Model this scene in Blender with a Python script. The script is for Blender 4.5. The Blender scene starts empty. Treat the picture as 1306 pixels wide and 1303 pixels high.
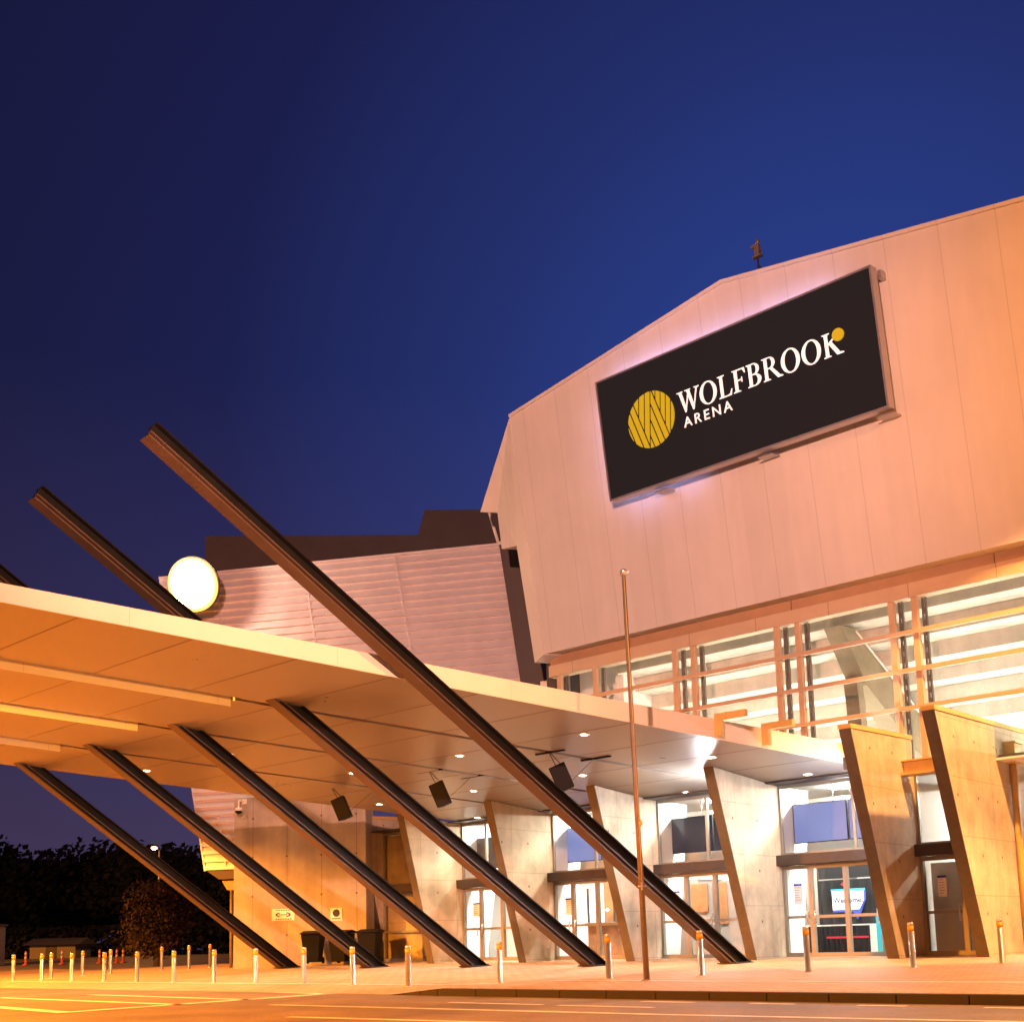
import bpy, bmesh, math, random
from mathutils import Matrix, Vector
random.seed(7)
R = math.radians
scn = bpy.context.scene
COL = scn.collection
WM = {}                                    # world matrix of every object we link

# ------------------------------------------------------------------ frames
Q = Vector((3.4, 32.4, 0))
FAC = Matrix.Translation(Q) @ Matrix.Rotation(math.atan2(-.674, .739), 4, 'Z')     # along the facade, inward, up
LOU = Matrix.Translation((-.3, 38, 0)) @ Matrix.Rotation(math.atan2(-.214, .977), 4, 'Z')
ONE = Matrix.Identity(4)
def L(s, t, z): return Vector((s, -t, z))          # s along facade, t outwards from the glass line

# ------------------------------------------------------------------ mesh collector
class MB:
    def __init__(self): self.v = []; self.f = []; self.sm = []
    def poly(self, pts, smooth=False):
        i = len(self.v); self.v += [Vector(p) for p in pts]
        self.f.append(list(range(i, i + len(pts)))); self.sm.append(smooth); return self
    def prism(self, pts, d):
        d = Vector(d); n = len(pts); i = len(self.v)
        a = [Vector(p) for p in pts]
        nrm = Vector((0, 0, 0))
        for k in range(n): nrm += a[k].cross(a[(k + 1) % n])
        if nrm.dot(d) > 0: a.reverse()
        self.v += a + [p + d for p in a]
        self.f.append([i + k for k in range(n)]); self.sm.append(False)
        self.f.append([i + n + k for k in range(n)][::-1]); self.sm.append(False)
        for k in range(n):
            k2 = (k + 1) % n
            self.f.append([i + k2, i + k, i + n + k, i + n + k2]); self.sm.append(False)
        return self
    def box(self, a, b):
        x0, x1 = sorted((a[0], b[0])); y0, y1 = sorted((a[1], b[1])); z0, z1 = sorted((a[2], b[2]))
        return self.prism([(x0, y0, z0), (x1, y0, z0), (x1, y1, z0), (x0, y1, z0)], (0, 0, z1 - z0))
    def tube(self, p, q, r0, r1=None, n=12, cap=True):
        p = Vector(p); q = Vector(q); r1 = r0 if r1 is None else r1
        d = (q - p).normalized(); a = d.orthogonal().normalized(); b = d.cross(a); i = len(self.v)
        for c, r in ((p, r0), (q, r1)):
            for k in range(n):
                w = 2 * math.pi * k / n; self.v.append(c + (a * math.cos(w) + b * math.sin(w)) * r)
        for k in range(n):
            k2 = (k + 1) % n; self.f.append([i + k, i + k2, i + n + k2, i + n + k]); self.sm.append(True)
        if cap:
            self.f.append([i + k for k in range(n)][::-1]); self.sm.append(False)
            self.f.append([i + n + k for k in range(n)]); self.sm.append(False)
        return self
    def lathe(self, prof, c=(0, 0, 0), n=16):
        c = Vector(c); i = len(self.v); m = len(prof)
        for r, z in prof:
            for k in range(n):
                w = 2 * math.pi * k / n; self.v.append(c + Vector((r * math.cos(w), r * math.sin(w), z)))
        for j in range(m - 1):
            for k in range(n):
                k2 = (k + 1) % n
                self.f.append([i + j * n + k, i + j * n + k2, i + (j + 1) * n + k2, i + (j + 1) * n + k]); self.sm.append(True)
        self.f.append([i + k for k in range(n)][::-1]); self.sm.append(False)
        self.f.append([i + (m - 1) * n + k for k in range(n)]); self.sm.append(False)
        return self
    def path(self, pts, r, n=8):
        for a, b in zip(pts, pts[1:]): self.tube(a, b, r, n=n)
        return self
    def build(self, name, mat, parent=None, frame=ONE, bevel=0):
        pw = WM[parent] if parent else None
        me = bpy.data.meshes.new(name); me.from_pydata(self.v, [], self.f)
        me.polygons.foreach_set('use_smooth', self.sm); me.materials.append(mat)
        me.update()
        o = bpy.data.objects.new(name, me); COL.objects.link(o)
        if parent: o.parent = parent; o.matrix_local = pw.inverted() @ frame
        else: o.matrix_world = frame
        WM[o] = frame.copy()
        if bevel:
            m = o.modifiers.new('b', 'BEVEL'); m.width = bevel; m.segments = 2; m.limit_method = 'ANGLE'
        return o

def tag(o, label, cat, group=None):
    o['label'] = label; o['category'] = cat
    if group: o['group'] = group
    return o
def struct(o, kind='structure'): o['kind'] = kind; return o
def thing(name, label, cat, frame, group=None):
    o = bpy.data.objects.new(name, None); COL.objects.link(o); o.matrix_world = frame; o.empty_display_size = .2
    WM[o] = frame.copy(); return tag(o, label, cat, group)
def at(frame, v): return frame @ Matrix.Translation(Vector(v))
def copy_tree(src, frame, label):
    d = frame @ WM[src].inverted()
    r = src.copy(); COL.objects.link(r); r.matrix_world = frame; WM[r] = frame; r['label'] = label
    def rec(a, b):
        for ch in [x for x in list(WM) if x.parent == a]:
            c = ch.copy(); COL.objects.link(c); c.parent = b; WM[c] = d @ WM[ch]
            c.matrix_parent_inverse = ch.matrix_parent_inverse; rec(ch, c)
    rec(src, r); return r

# ------------------------------------------------------------------ materials
def mat(name, col, rough=.6, metal=0, noise=None, bump=0, scale=4, streak=0, emit=None, spec=.5):
    m = bpy.data.materials.new(name); m.use_nodes = True; nt = m.node_tree; N = nt.nodes; K = nt.links
    p = N['Principled BSDF']; p.inputs['Roughness'].default_value = rough; p.inputs['Metallic'].default_value = metal
    p.inputs['Specular IOR Level'].default_value = spec
    p.inputs['Base Color'].default_value = (*col, 1)
    if emit: p.inputs['Emission Color'].default_value = (*emit[0], 1); p.inputs['Emission Strength'].default_value = emit[1]
    tc = N.new('ShaderNodeTexCoord')
    if noise:
        n1 = N.new('ShaderNodeTexNoise'); n1.inputs['Scale'].default_value = scale; n1.inputs['Detail'].default_value = 8
        n1.inputs['Roughness'].default_value = .65
        K.new(tc.outputs['Object'], n1.inputs['Vector'])
        r = N.new('ShaderNodeMapRange'); r.inputs['From Min'].default_value = .3; r.inputs['From Max'].default_value = .7
        r.inputs['To Min'].default_value = 1 - noise; r.inputs['To Max'].default_value = 1 + noise
        K.new(n1.outputs['Fac'], r.inputs['Value'])
        last = r.outputs['Result']
        if streak:
            mp = N.new('ShaderNodeMapping'); mp.inputs['Scale'].default_value = (3.5, 3.5, .22)
            K.new(tc.outputs['Object'], mp.inputs['Vector'])
            n2 = N.new('ShaderNodeTexNoise'); n2.inputs['Scale'].default_value = 1; n2.inputs['Detail'].default_value = 6
            K.new(mp.outputs['Vector'], n2.inputs['Vector'])
            r2 = N.new('ShaderNodeMapRange'); r2.inputs['From Min'].default_value = .35; r2.inputs['From Max'].default_value = .65
            r2.inputs['To Min'].default_value = 1 - streak; r2.inputs['To Max'].default_value = 1 + streak * .5
            K.new(n2.outputs['Fac'], r2.inputs['Value'])
            mu = N.new('ShaderNodeMath'); mu.operation = 'MULTIPLY'; K.new(last, mu.inputs[0]); K.new(r2.outputs['Result'], mu.inputs[1]); last = mu.outputs[0]
        mx = N.new('ShaderNodeMix'); mx.data_type = 'RGBA'; mx.blend_type = 'MULTIPLY'; mx.inputs['Factor'].default_value = 1
        mx.inputs['A'].default_value = (*col, 1); K.new(last, mx.inputs['B']); K.new(mx.outputs['Result'], p.inputs['Base Color'])
        r3 = N.new('ShaderNodeMapRange'); r3.inputs['To Min'].default_value = max(0, rough - .12); r3.inputs['To Max'].default_value = min(1, rough + .12)
        K.new(n1.outputs['Fac'], r3.inputs['Value']); K.new(r3.outputs['Result'], p.inputs['Roughness'])
        if bump:
            b = N.new('ShaderNodeBump'); b.inputs['Strength'].default_value = bump; b.inputs['Distance'].default_value = .02
            n4 = N.new('ShaderNodeTexNoise'); n4.inputs['Scale'].default_value = scale * 9; n4.inputs['Detail'].default_value = 6
            K.new(tc.outputs['Object'], n4.inputs['Vector']); K.new(n4.outputs['Fac'], b.inputs['Height']); K.new(b.outputs['Normal'], p.inputs['Normal'])
    return m
def col_socket(m):
    p = m.node_tree.nodes['Principled BSDF']; l = p.inputs['Base Color'].links
    return p, (l[0].from_socket if l else None)
def add_lines(m, axis, step, width, dark, offset=0, axis2=None, step2=1, width2=.02, offset2=0, coords='Object'):
    """panel joints: thin dark lines every `step` along an object axis, also pressed in with bump"""
    nt = m.node_tree; N = nt.nodes; K = nt.links; p, src = col_socket(m)
    tc = N.new('ShaderNodeTexCoord'); sx = N.new('ShaderNodeSeparateXYZ'); K.new(tc.outputs[coords], sx.inputs[0])
    def line(ax, st, w, of):
        a = N.new('ShaderNodeMath'); a.operation = 'ADD'; a.inputs[1].default_value = of + 1000 * st; K.new(sx.outputs[ax], a.inputs[0])
        f = N.new('ShaderNodeMath'); f.operation = 'MODULO'; f.inputs[1].default_value = st; K.new(a.outputs[0], f.inputs[0])
        g = N.new('ShaderNodeMath'); g.operation = 'LESS_THAN'; g.inputs[1].default_value = w; K.new(f.outputs[0], g.inputs[0]); return g.outputs[0]
    o = line(axis, step, width, offset)
    if axis2:
        mxn = N.new('ShaderNodeMath'); mxn.operation = 'MAXIMUM'; K.new(o, mxn.inputs[0]); K.new(line(axis2, step2, width2, offset2), mxn.inputs[1]); o = mxn.outputs[0]
    mx = N.new('ShaderNodeMix'); mx.data_type = 'RGBA'; mx.blend_type = 'MULTIPLY'
    K.new(o, mx.inputs['Factor'])
    if src: K.new(src, mx.inputs['A'])
    else: mx.inputs['A'].default_value = p.inputs['Base Color'].default_value
    mx.inputs['B'].default_value = (dark, dark, dark, 1); K.new(mx.outputs['Result'], p.inputs['Base Color'])
    return m

M = {}
M['clad'] = add_lines(mat('warm white wall panel', (.62, .57, .54), .55, 0, .05, .05, .35, .03), 'X', 1.26, .020, .80)
def panel_tone(m, axis, step, offset, amt):
    nt = m.node_tree; N = nt.nodes; K = nt.links; p, src = col_socket(m)
    tc = N.new('ShaderNodeTexCoord'); sx = N.new('ShaderNodeSeparateXYZ'); K.new(tc.outputs['Object'], sx.inputs[0])
    a = N.new('ShaderNodeMath'); a.operation = 'ADD'; a.inputs[1].default_value = offset; K.new(sx.outputs[axis], a.inputs[0])
    d = N.new('ShaderNodeMath'); d.operation = 'DIVIDE'; d.inputs[1].default_value = step; K.new(a.outputs[0], d.inputs[0])
    f = N.new('ShaderNodeMath'); f.operation = 'FLOOR'; K.new(d.outputs[0], f.inputs[0])
    w = N.new('ShaderNodeTexWhiteNoise'); w.noise_dimensions = '1D'; K.new(f.outputs[0], w.inputs['W'])
    r = N.new('ShaderNodeMapRange'); r.inputs['To Min'].default_value = 1 - amt; r.inputs['To Max'].default_value = 1 + amt; K.new(w.outputs['Value'], r.inputs['Value'])
    mx = N.new('ShaderNodeMix'); mx.data_type = 'RGBA'; mx.blend_type = 'MULTIPLY'; mx.inputs['Factor'].default_value = 1
    K.new(src, mx.inputs['A']); K.new(r.outputs['Result'], mx.inputs['B']); K.new(mx.outputs['Result'], p.inputs['Base Color'])
panel_tone(M['clad'], 'X', 1.26, .72, .035)
M['band'] = add_lines(mat('tan painted steel band', (.55, .40, .27), .5, 0, .06, .03, 2), 'X', 2.05, .02, .6)
M['band_dark'] = add_lines(mat('brown painted steel band', (.42, .26, .15), .5, 0, .08, .03, 2), 'X', 5.1, .03, .4)
M['boards'] = mat('pale metal weatherboard', (.72, .66, .68), .38, .3, .07, .02, 1.2)
M['concrete'] = add_lines(mat('formed grey concrete', (.50, .41, .295), .85, 0, .26, .4, 1.3, .10), 'Z', 1.22, .018, .72, .85, 'Y', 1.5, .018, .3)
M['concrete_wall'] = add_lines(mat('formed grey concrete wall', (.38, .34, .29), .85, 0, .20, .35, 1.0, .10), 'X', 1.22, .02, .55)
def tie_holes(m, ax, ay, sx_, sy_, rad):
    nt = m.node_tree; N = nt.nodes; K = nt.links; p, src = col_socket(m)
    tc = N.new('ShaderNodeTexCoord'); sp = N.new('ShaderNodeSeparateXYZ'); K.new(tc.outputs['Object'], sp.inputs[0])
    sq = []
    for ax_, st in ((ax, sx_), (ay, sy_)):
        a = N.new('ShaderNodeMath'); a.operation = 'PINGPONG'; a.inputs[1].default_value = st / 2; K.new(sp.outputs[ax_], a.inputs[0])
        q = N.new('ShaderNodeMath'); q.operation = 'POWER'; q.inputs[1].default_value = 2; K.new(a.outputs[0], q.inputs[0]); sq.append(q.outputs[0])
    ad_ = N.new('ShaderNodeMath'); ad_.operation = 'ADD'; K.new(sq[0], ad_.inputs[0]); K.new(sq[1], ad_.inputs[1])
    lt = N.new('ShaderNodeMath'); lt.operation = 'LESS_THAN'; lt.inputs[1].default_value = rad * rad; K.new(ad_.outputs[0], lt.inputs[0])
    mx = N.new('ShaderNodeMix'); mx.data_type = 'RGBA'; mx.blend_type = 'MULTIPLY'; K.new(lt.outputs[0], mx.inputs['Factor']); K.new(src, mx.inputs['A'])
    mx.inputs['B'].default_value = (.35, .33, .3, 1); K.new(mx.outputs['Result'], p.inputs['Base Color'])
tie_holes(M['concrete'], 'Y', 'Z', 1.1, 1.22, .035); tie_holes(M['concrete_wall'], 'X', 'Z', 1.22, 1.3, .035)
M['fin_edge'] = mat('brown stained concrete edge', (.105, .082, .055), .7, 0, .2, .2, 5)
M['dark_steel'] = mat('dark bronze painted steel', (.045, .032, .028), .42, .2, .25, .05, 3)
M['strut'] = mat('dark brown painted steel beam', (.0075, .0062, .0062), .6, 0, .25, .06, 2.5, spec=.18)
M['strut_lit'] = mat('beam steel with painted orange light', (.085, .047, .028), .55, 0, .2, .05, 3)  # lit copy of the beam colour: orange lamp light painted in
M['dark_wall'] = mat('dark brown cladding', (.055, .038, .034), .6, 0, .2, .1, 1)
M['canopy'] = mat('satin aluminium soffit', (.31, .26, .21), .32, .35, .08, .01, .7); panel_tone(M['canopy'], 'Y', 1.72, 2.2, .06)
M['fascia'] = add_lines(mat('cream painted fascia', (.72, .64, .52), .45, 0, .04, .02, 1.5), 'Y', 3.4, .012, .8)
M['recess'] = mat('brown soffit channel', (.22, .16, .115), .5, .2, .1, .02, 2)
M['steel'] = mat('brushed stainless steel', (.60, .57, .55), .33, .85, .05, 0, 6)
M['reflect'] = mat('amber reflective tape', (.55, .30, .02), .4, 0, .08, 0, 30)
M['frame'] = mat('bronze anodised door frame', (.25, .235, .20), .42, .3, .06, 0, 4)
M['mull'] = mat('tan painted mullion', (.56, .38, .24), .5, 0, .06, 0, 4)
M['stud'] = mat('dark galvanised stud', (.20, .165, .14), .45, .4, .15, 0, 8)
M['white'] = mat('white plaster', (.80, .78, .74), .7, 0, .03, .03, 2)
M['tier'] = mat('pale precast concrete', (.58, .53, .46), .85, 0, .15, .25, 1.3, .10)
M['raker'] = mat('precast concrete beam', (.22, .175, .115), .85, 0, .2, .25, 1.5)
M['black'] = mat('matt black plastic', (.010, .010, .011), .65, 0, .2, .03, 20, spec=.15)
M['bin'] = mat('black bin plastic', (.006, .0065, .008), .7, 0, .2, .03, 10, spec=.12)
M['panel_black'] = mat('black sign face', (.009, .0085, .0085), .8, 0, .1, 0, 1, spec=.05, emit=((.95, .92, 1), .010))
M['sign_white'] = mat('lit white sign lettering', (.85, .85, .85), .5, emit=((1, 1, 1), .55))  # self-lit sign: lettering and emblem glow by emission
M['sign_gold'] = mat('lit gold sign emblem', (.30, .22, .01), .6, emit=((.85, .60, .008), .42))
M['alu'] = mat('silver sign frame', (.45, .43, .44), .35, .7, .06, 0, 5)
M['pole'] = mat('weathered tan flagpole paint', (.20, .145, .095), .5, .2, .2, .05, 6)
M['yellow'] = mat('yellow painted steel', (.62, .40, .12), .5, 0, .1, .05, 5)
M['wood'] = mat('warm stained wood', (.24, .10, .035), .5, 0, .3, .05, 3)
M['grey'] = mat('grey laminate', (.20, .17, .15), .6, 0, .1, 0, 3)
M['door_grey'] = mat('pale grey door paint', (.50, .46, .41), .5, 0, .05, 0, 3)
M['paper'] = mat('white paper', (.80, .82, .84), .8)
M['ink'] = mat('dark printing ink', (.03, .035, .09), .7)
M['red'] = mat('red fabric', (.55, .02, .05), .7)
M['blue'] = mat('deep blue print', (.02, .05, .42), .6)
M['teal'] = mat('teal print', (.02, .42, .55), .6)
M['screen_blue'] = mat('emissive blue screen', (.05, .06, .10), .25, emit=((.20, .26, .62), .85))  # weak even blue emission across the display
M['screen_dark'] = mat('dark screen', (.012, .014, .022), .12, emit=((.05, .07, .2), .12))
M['cone_orange'] = mat('orange cone plastic', (.75, .12, .02), .5)
M['lens_warm'] = mat('lit downlight lens', (.9, .85, .75), .4, emit=((1, .88, .66), 30))
M['lens_white'] = mat('lit white lamp', (.9, .9, .9), .4, emit=((.86, .92, 1), 60))
M['lens_flood'] = mat('lit floodlight lens', (.9, .8, .6), .4, emit=((1, .62, .25), 260))
M['flood_rim'] = mat('glowing lamp rim', (.5, .3, .15), .4, emit=((1, .45, .08), 2.2))  # emissive rings step down outward to soften the lamp disc
M['flood_edge'] = mat('glowing lamp glass edge', (.8, .6, .4), .4, emit=((1, .58, .2), 9))
M['lens_street'] = mat('lit sodium lens', (.9, .6, .3), .4, emit=((1, .42, .08), 30))
M['tube'] = mat('lit fluorescent batten', (.9, .9, .9), .4, emit=((1, .94, .84), 380))
M['tube_soft'] = mat('dim lit batten', (.9, .9, .9), .4, emit=((1, .91, .77), 115))
M['sign_spill'] = mat('blue white sign spill strip', (.5, .5, .6), .4, emit=((.42, .46, 1), 26))
M['bulb'] = mat('small lit bulb', (.9, .8, .6), .4, emit=((1, .75, .40), 14))
M['bark'] = mat('rough bark', (.07, .05, .035), .9, 0, .3, .5, 6)
M['leaf_dark'] = mat('dark evergreen leaf', (.007, .008, .006), .9, 0, .35, 0, .9)
M['leaf_russet'] = mat('russet autumn leaf', (.062, .036, .018), .8, 0, .35, 0, 1.4)
M['brickpaint'] = mat('pale weathered plaster', (.40, .33, .26), .8, 0, .12, .1, 2)
M['roofing'] = mat('dark corrugated roof', (.05, .045, .04), .6, 0, .2, .1, 2)
M['kerb'] = mat('worn concrete kerb', (.028, .022, .018), .9, 0, .25, .4, 3)
M['lawn'] = mat('dark grass', (.035, .045, .016), .95, 0, .3, .5, .6)

def glass_mat():
    m = bpy.data.materials.new('clear glazing'); m.use_nodes = True; nt = m.node_tree; N = nt.nodes; K = nt.links
    N.remove(N['Principled BSDF']); out = N['Material Output']
    t = N.new('ShaderNodeBsdfTransparent'); t.inputs[0].default_value = (.90, .92, .90, 1)
    g = N.new('ShaderNodeBsdfGlossy'); g.inputs['Roughness'].default_value = .02
    f = N.new('ShaderNodeFresnel'); f.inputs[0].default_value = 1.45
    mx = N.new('ShaderNodeMixShader'); K.new(f.outputs[0], mx.inputs[0]); K.new(t.outputs[0], mx.inputs[1]); K.new(g.outputs[0], mx.inputs[2])
    K.new(mx.outputs[0], out.inputs['Surface']); return m
M['glass'] = glass_mat()

def asphalt():
    m = mat('worn asphalt', (.150, .115, .078), .72, 0, .42, .6, .5)
    nt = m.node_tree; N = nt.nodes; K = nt.links; p, src = col_socket(m)
    tc = N.new('ShaderNodeTexCoord'); n = N.new('ShaderNodeTexNoise'); n.inputs['Scale'].default_value = 22; n.inputs['Detail'].default_value = 6; n.inputs['Roughness'].default_value = .8
    K.new(tc.outputs['Object'], n.inputs['Vector'])
    r = N.new('ShaderNodeMapRange'); r.inputs['From Min'].default_value = .3; r.inputs['From Max'].default_value = .7; r.inputs['To Min'].default_value = .55; r.inputs['To Max'].default_value = 1.5
    K.new(n.outputs['Fac'], r.inputs['Value'])
    mx = N.new('ShaderNodeMix'); mx.data_type = 'RGBA'; mx.blend_type = 'MULTIPLY'; mx.inputs['Factor'].default_value = 1
    K.new(src, mx.inputs['A']); K.new(r.outputs['Result'], mx.inputs['B']); K.new(mx.outputs['Result'], p.inputs['Base Color'])
    return m
M['asphalt'] = asphalt()
def pavers():
    m = mat('terracotta block pavers', (.42, .30, .185), .75, 0, .18, .3, .6)
    nt = m.node_tree; N = nt.nodes; K = nt.links; p, src = col_socket(m)
    tc = N.new('ShaderNodeTexCoord'); b = N.new('ShaderNodeTexBrick'); b.inputs['Scale'].default_value = 1
    b.inputs['Brick Width'].default_value = .40; b.inputs['Row Height'].default_value = .20; b.inputs['Mortar Size'].default_value = .014
    b.inputs['Color1'].default_value = (1.08, 1.02, .98, 1); b.inputs['Color2'].default_value = (.88, .86, .84, 1); b.inputs['Mortar'].default_value = (.5, .48, .46, 1)
    K.new(tc.outputs['Object'], b.inputs['Vector'])
    mx = N.new('ShaderNodeMix'); mx.data_type = 'RGBA'; mx.blend_type = 'MULTIPLY'; mx.inputs['Factor'].default_value = 1
    K.new(src, mx.inputs['A']); K.new(b.outputs['Color'], mx.inputs['B']); K.new(mx.outputs['Result'], p.inputs['Base Color'])
    return m
M['pavers'] = pavers()
M['marking'] = mat('worn white road paint', (.66, .64, .60), .7, 0, .25, .2, 3)

# ------------------------------------------------------------------ ground
def smooth(x): x = max(0, min(1, x)); return x * x * (3 - 2 * x)
def rise(x, y): return .62 * smooth((y - 44) / 30) * smooth((-x + 2) / 14)
def pave(s, t):
    e = .12 * max(0, min(1, (s - 3.0) / 1.3))
    z = e + (.34 - e) * (11.7 - t) / 11.7 if t > 0 else .34
    if s < -20: z = z * max(0, 1 - (-20 - s) / 15)
    return z
g = MB()
xs = [-1500, -400, -150] + [-90 + 3 * i for i in range(41)] + [60, 150, 400, 1500]
ys = [-300, -60, -20] + [0 + 3 * i for i in range(34)] + [120, 200, 500, 1500]
for i in range(len(xs) - 1):
    for j in range(len(ys) - 1):
        c = [(xs[i], ys[j]), (xs[i + 1], ys[j]), (xs[i + 1], ys[j + 1]), (xs[i], ys[j + 1])]
        g.poly([(x, y, rise(x, y)) for x, y in c], True)
struct(g.build('road', M['asphalt']))
KT = 11.7
g = MB()
ss = [-34, -30, -26, -22, -20, -16, -12, -8, -4, 0, 3.0, 3.4, 3.8, 4.3, 6, 10, 14, 18, 22, 26]
ts = [KT, 10, 8, 6, 4, 2, 0]
for i in range(len(ss) - 1):
    for j in range(len(ts) - 1):
        q = [(ss[i], ts[j]), (ss[i + 1], ts[j]), (ss[i + 1], ts[j + 1]), (ss[i], ts[j + 1])]
        def zz(s, t):
            w = FAC @ L(s, t, 0); return max(pave(s, t), rise(w.x, w.y)) + .005
        g.poly([L(s, t, zz(s, t)) for s, t in q], True)
struct(g.build('pavement', M['pavers'], None, FAC))
k = MB()                                       # kerb: real step, tapering to flush at its left end
n = 0
s = 3.0
while s < 26:
    e = s + .92 if s > 4.2 else s + .43
    k.prism([L(s, KT + .14, -.05), L(e, KT + .14, -.05), L(e, KT + .14, pave(e, KT) + .002), L(s, KT + .14, pave(s, KT) + .002)], L(0, -.137, 0))
    s = e + .008
struct(k.build('kerb', M['kerb'], None, FAC, .012))
lw = MB()
for i in range(30):
    for j in range(6):
        x0, y0 = -120 + 4 * i, 76 + 4 * j
        lw.poly([(x, y, rise(x, y) + .02) for x, y in ((x0, y0), (x0 + 4, y0), (x0 + 4, y0 + 4), (x0, y0 + 4))], True)
struct(lw.build('lawn', M['lawn']))

def marks():
    mb = MB()
    def line(a, b, w):
        a = Vector((*a, 0)); b = Vector((*b, 0)); d = (b - a).normalized(); p = Vector((-d.y, d.x, 0)) * w * .66
        n = max(1, int((b - a).length / 2))
        for i in range(n):
            u = a + (b - a) * i / n; v = a + (b - a) * (i + 1) / n
            mb.poly([(*(c.xy), .006 + rise(c.x, c.y)) for c in (u - p, v - p, v + p, u + p)])
    line((-2.35, 24.6), (-6.86, 18.41), .22)
    line((-11.5, 23.6), (-6.86, 18.2), .22)
    for a, b in (((-10.92, 25.19), (-5.62, 19.9)), ((-9.19, 25.66), (-4.75, 21.1)), ((-7.83, 27.71), (-3.62, 22.75)), ((-6.4, 29.0), (-2.6, 24.2))): line(a, b, .16)
    line((-3.92, 19.01), (1.69, 14.11), .11); line((1.69, 14.11), (4.89, 11.61), .11); line((4.89, 11.61), (12, 5.2), .11)
    line((-3.0, 15.6), (-.19, 13.42), .10); line((-.19, 13.42), (4, 9.6), .10)
    for a, b in (((-1.05, 18.28), (.34, 16.94)), ((.56, 16.67), (1.76, 15.58)), ((1.77, 17.1), (2.43, 16.5)), ((3.09, 15.95), (3.58, 15.5)), ((4.23, 14.9), (4.71, 14.5)), ((5.39, 13.85), (5.84, 13.45))): line(a, b, .10)
    return mb
struct(marks().build('road_marking', M['marking']))
pl = MB()                                      # pale edging line through the pavers along the bollards
for i in range(26):
    s0 = -17.5 + i * 1.5
    pl.poly([L(s, t, pave(s, t) + .010) for s, t in ((s0, 9.55), (s0 + 1.5, 9.55), (s0 + 1.5, 9.42), (s0, 9.42))])
struct(pl.build('paving_line', M['marking'], None, FAC))

# ------------------------------------------------------------------ arena building
FZ = .345                                      # finished floor at the doors
arena = thing('arena_building', 'large arena hall with pale panelled upper box over concrete fins and glazed entrance doors', 'arena', FAC)
def canz(t): return 4.60 + .08 * t
# upper box -----------------------------------------------------------
LEAN = .14
def bx(s, z, out=0): return L(s, .4 + LEAN * (z - 9.3) + out, z)
box = MB()
face = [(-2.78, 9.30), (22, 9.22), (22, 14.9), (11.96, 16.33), (4.54, 17.48), (-3.04, 16.42)]
box.prism([bx(s, z) for s, z in face], L(0, -14, 0))
box.build('upper_hall', M['clad'], arena, FAC)
cap = MB()                                     # thin roof edge capping
for (a, b) in ((face[5], face[4]), (face[4], face[3]), (face[3], face[2])):
    cap.prism([bx(a[0], a[1] + .004, .05), bx(b[0], b[1] + .004, .05), bx(b[0], b[1] + .09, .05), bx(a[0], a[1] + .09, .05)], L(0, -.35, 0))
cap.build('roof_capping', M['clad'], arena, FAC)
ret = MB()
iF = FAC.inverted()
rp = [(1.04, 33.99, 9.28), (.19, 33.46, 16.42), (-.78, 35.26, 14.2), (-.24, 34.9, 14.05), (-.13, 34.74, 12.81), (.32, 34.16, 12.7), (.77, 34.42, 9.14)]
rp = [iF @ Vector(p) for p in rp]
ret.prism(rp, Vector((.35, .5, 0)))
ret.build('return_wall', M['clad'], arena, FAC)
lnk = MB()
lnk.prism([(-.22, 37.3, 13.8), (.42, 37.3, 13.8), (1.14, 37.3, 9.0), (1.1, 37.3, 5.5), (.0, 37.3, 5.5), (.36, 37.3, 9.14)], (.6, 1.2, 0))
lnk.build('link_wall', M['dark_wall'], arena)
trm = MB(); trm.tube((-.25, 37.2, 13.86), (.42, 37.2, 13.84), .06); trm.tube((-.25, 37.2, 13.86), (-.60, 37.2, 15.2), .05)
trm.build('rain_pipe', M['clad'], arena)
rear = MB()
rear.prism([(-12.5, 47, 8), (-12.5, 47, 17.9), (-3.65, 47, 17.72), (-3.37, 47, 18.79), (1.5, 47, 18.7), (1.5, 47, 8)], (2, 9, 0))
rear.build('rear_block', M['dark_wall'], arena)
# bands and glazed gallery ---------------------------------------------
b = MB(); b.box(L(-2.95, .06, 8.66), L(22, -.25, 9.0)); b.build('lower_band', M['band'], arena, FAC)
b = MB(); b.box(L(-2.95, -.02, 9.004), L(22, -.25, 9.36)); b.build('upper_band', M['band_dark'], arena, FAC)
b = MB(); b.box(L(-3.35, -.3, 5.0), L(-2.953, -1.4, 9.3)); b.build('corner_column', M['dark_wall'], arena, FAC)
for z in (7.82, 6.92, 6.03):
    r_ = MB(); r_.box(L(-2.9, .13, z - .05), L(22, .03, z + .05)); r_.build('glazing_rail', M['mull'], arena, FAC)
for s in (-2.6, -1.25, 1.52, 2.12, 4.66, 5.26, 7.74, 8.31, 11.0, 11.6):
    m_ = MB(); m_.box(L(s - .07, .027, 4.7), L(s + .07, -.1, 8.655)); m_.build('mullion', M['mull'], arena, FAC)
    d_ = MB()
    s1 = s + .10
    d_.box(L(s1, -.16, 4.7), L(s1 + .036, -.24, 8.655)); d_.box(L(s1 + .076, -.16, 4.7), L(s1 + .112, -.24, 8.655))
    z = 4.75
    while z < 8.5: d_.box(L(s1 + .0362, -.17, z), L(s1 + .0758, -.23, z + .15)); z += .27
    d_.build('slotted_stud', M['stud'], arena, FAC)
gp = MB(); gp.poly([L(-2.9, -.12, 4.7), L(22, -.12, 4.7), L(22, -.12, 8.655), L(-2.9, -.12, 8.655)])
gp.build('gallery_glass', M['glass'], arena, FAC)
st_ = MB()
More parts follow.
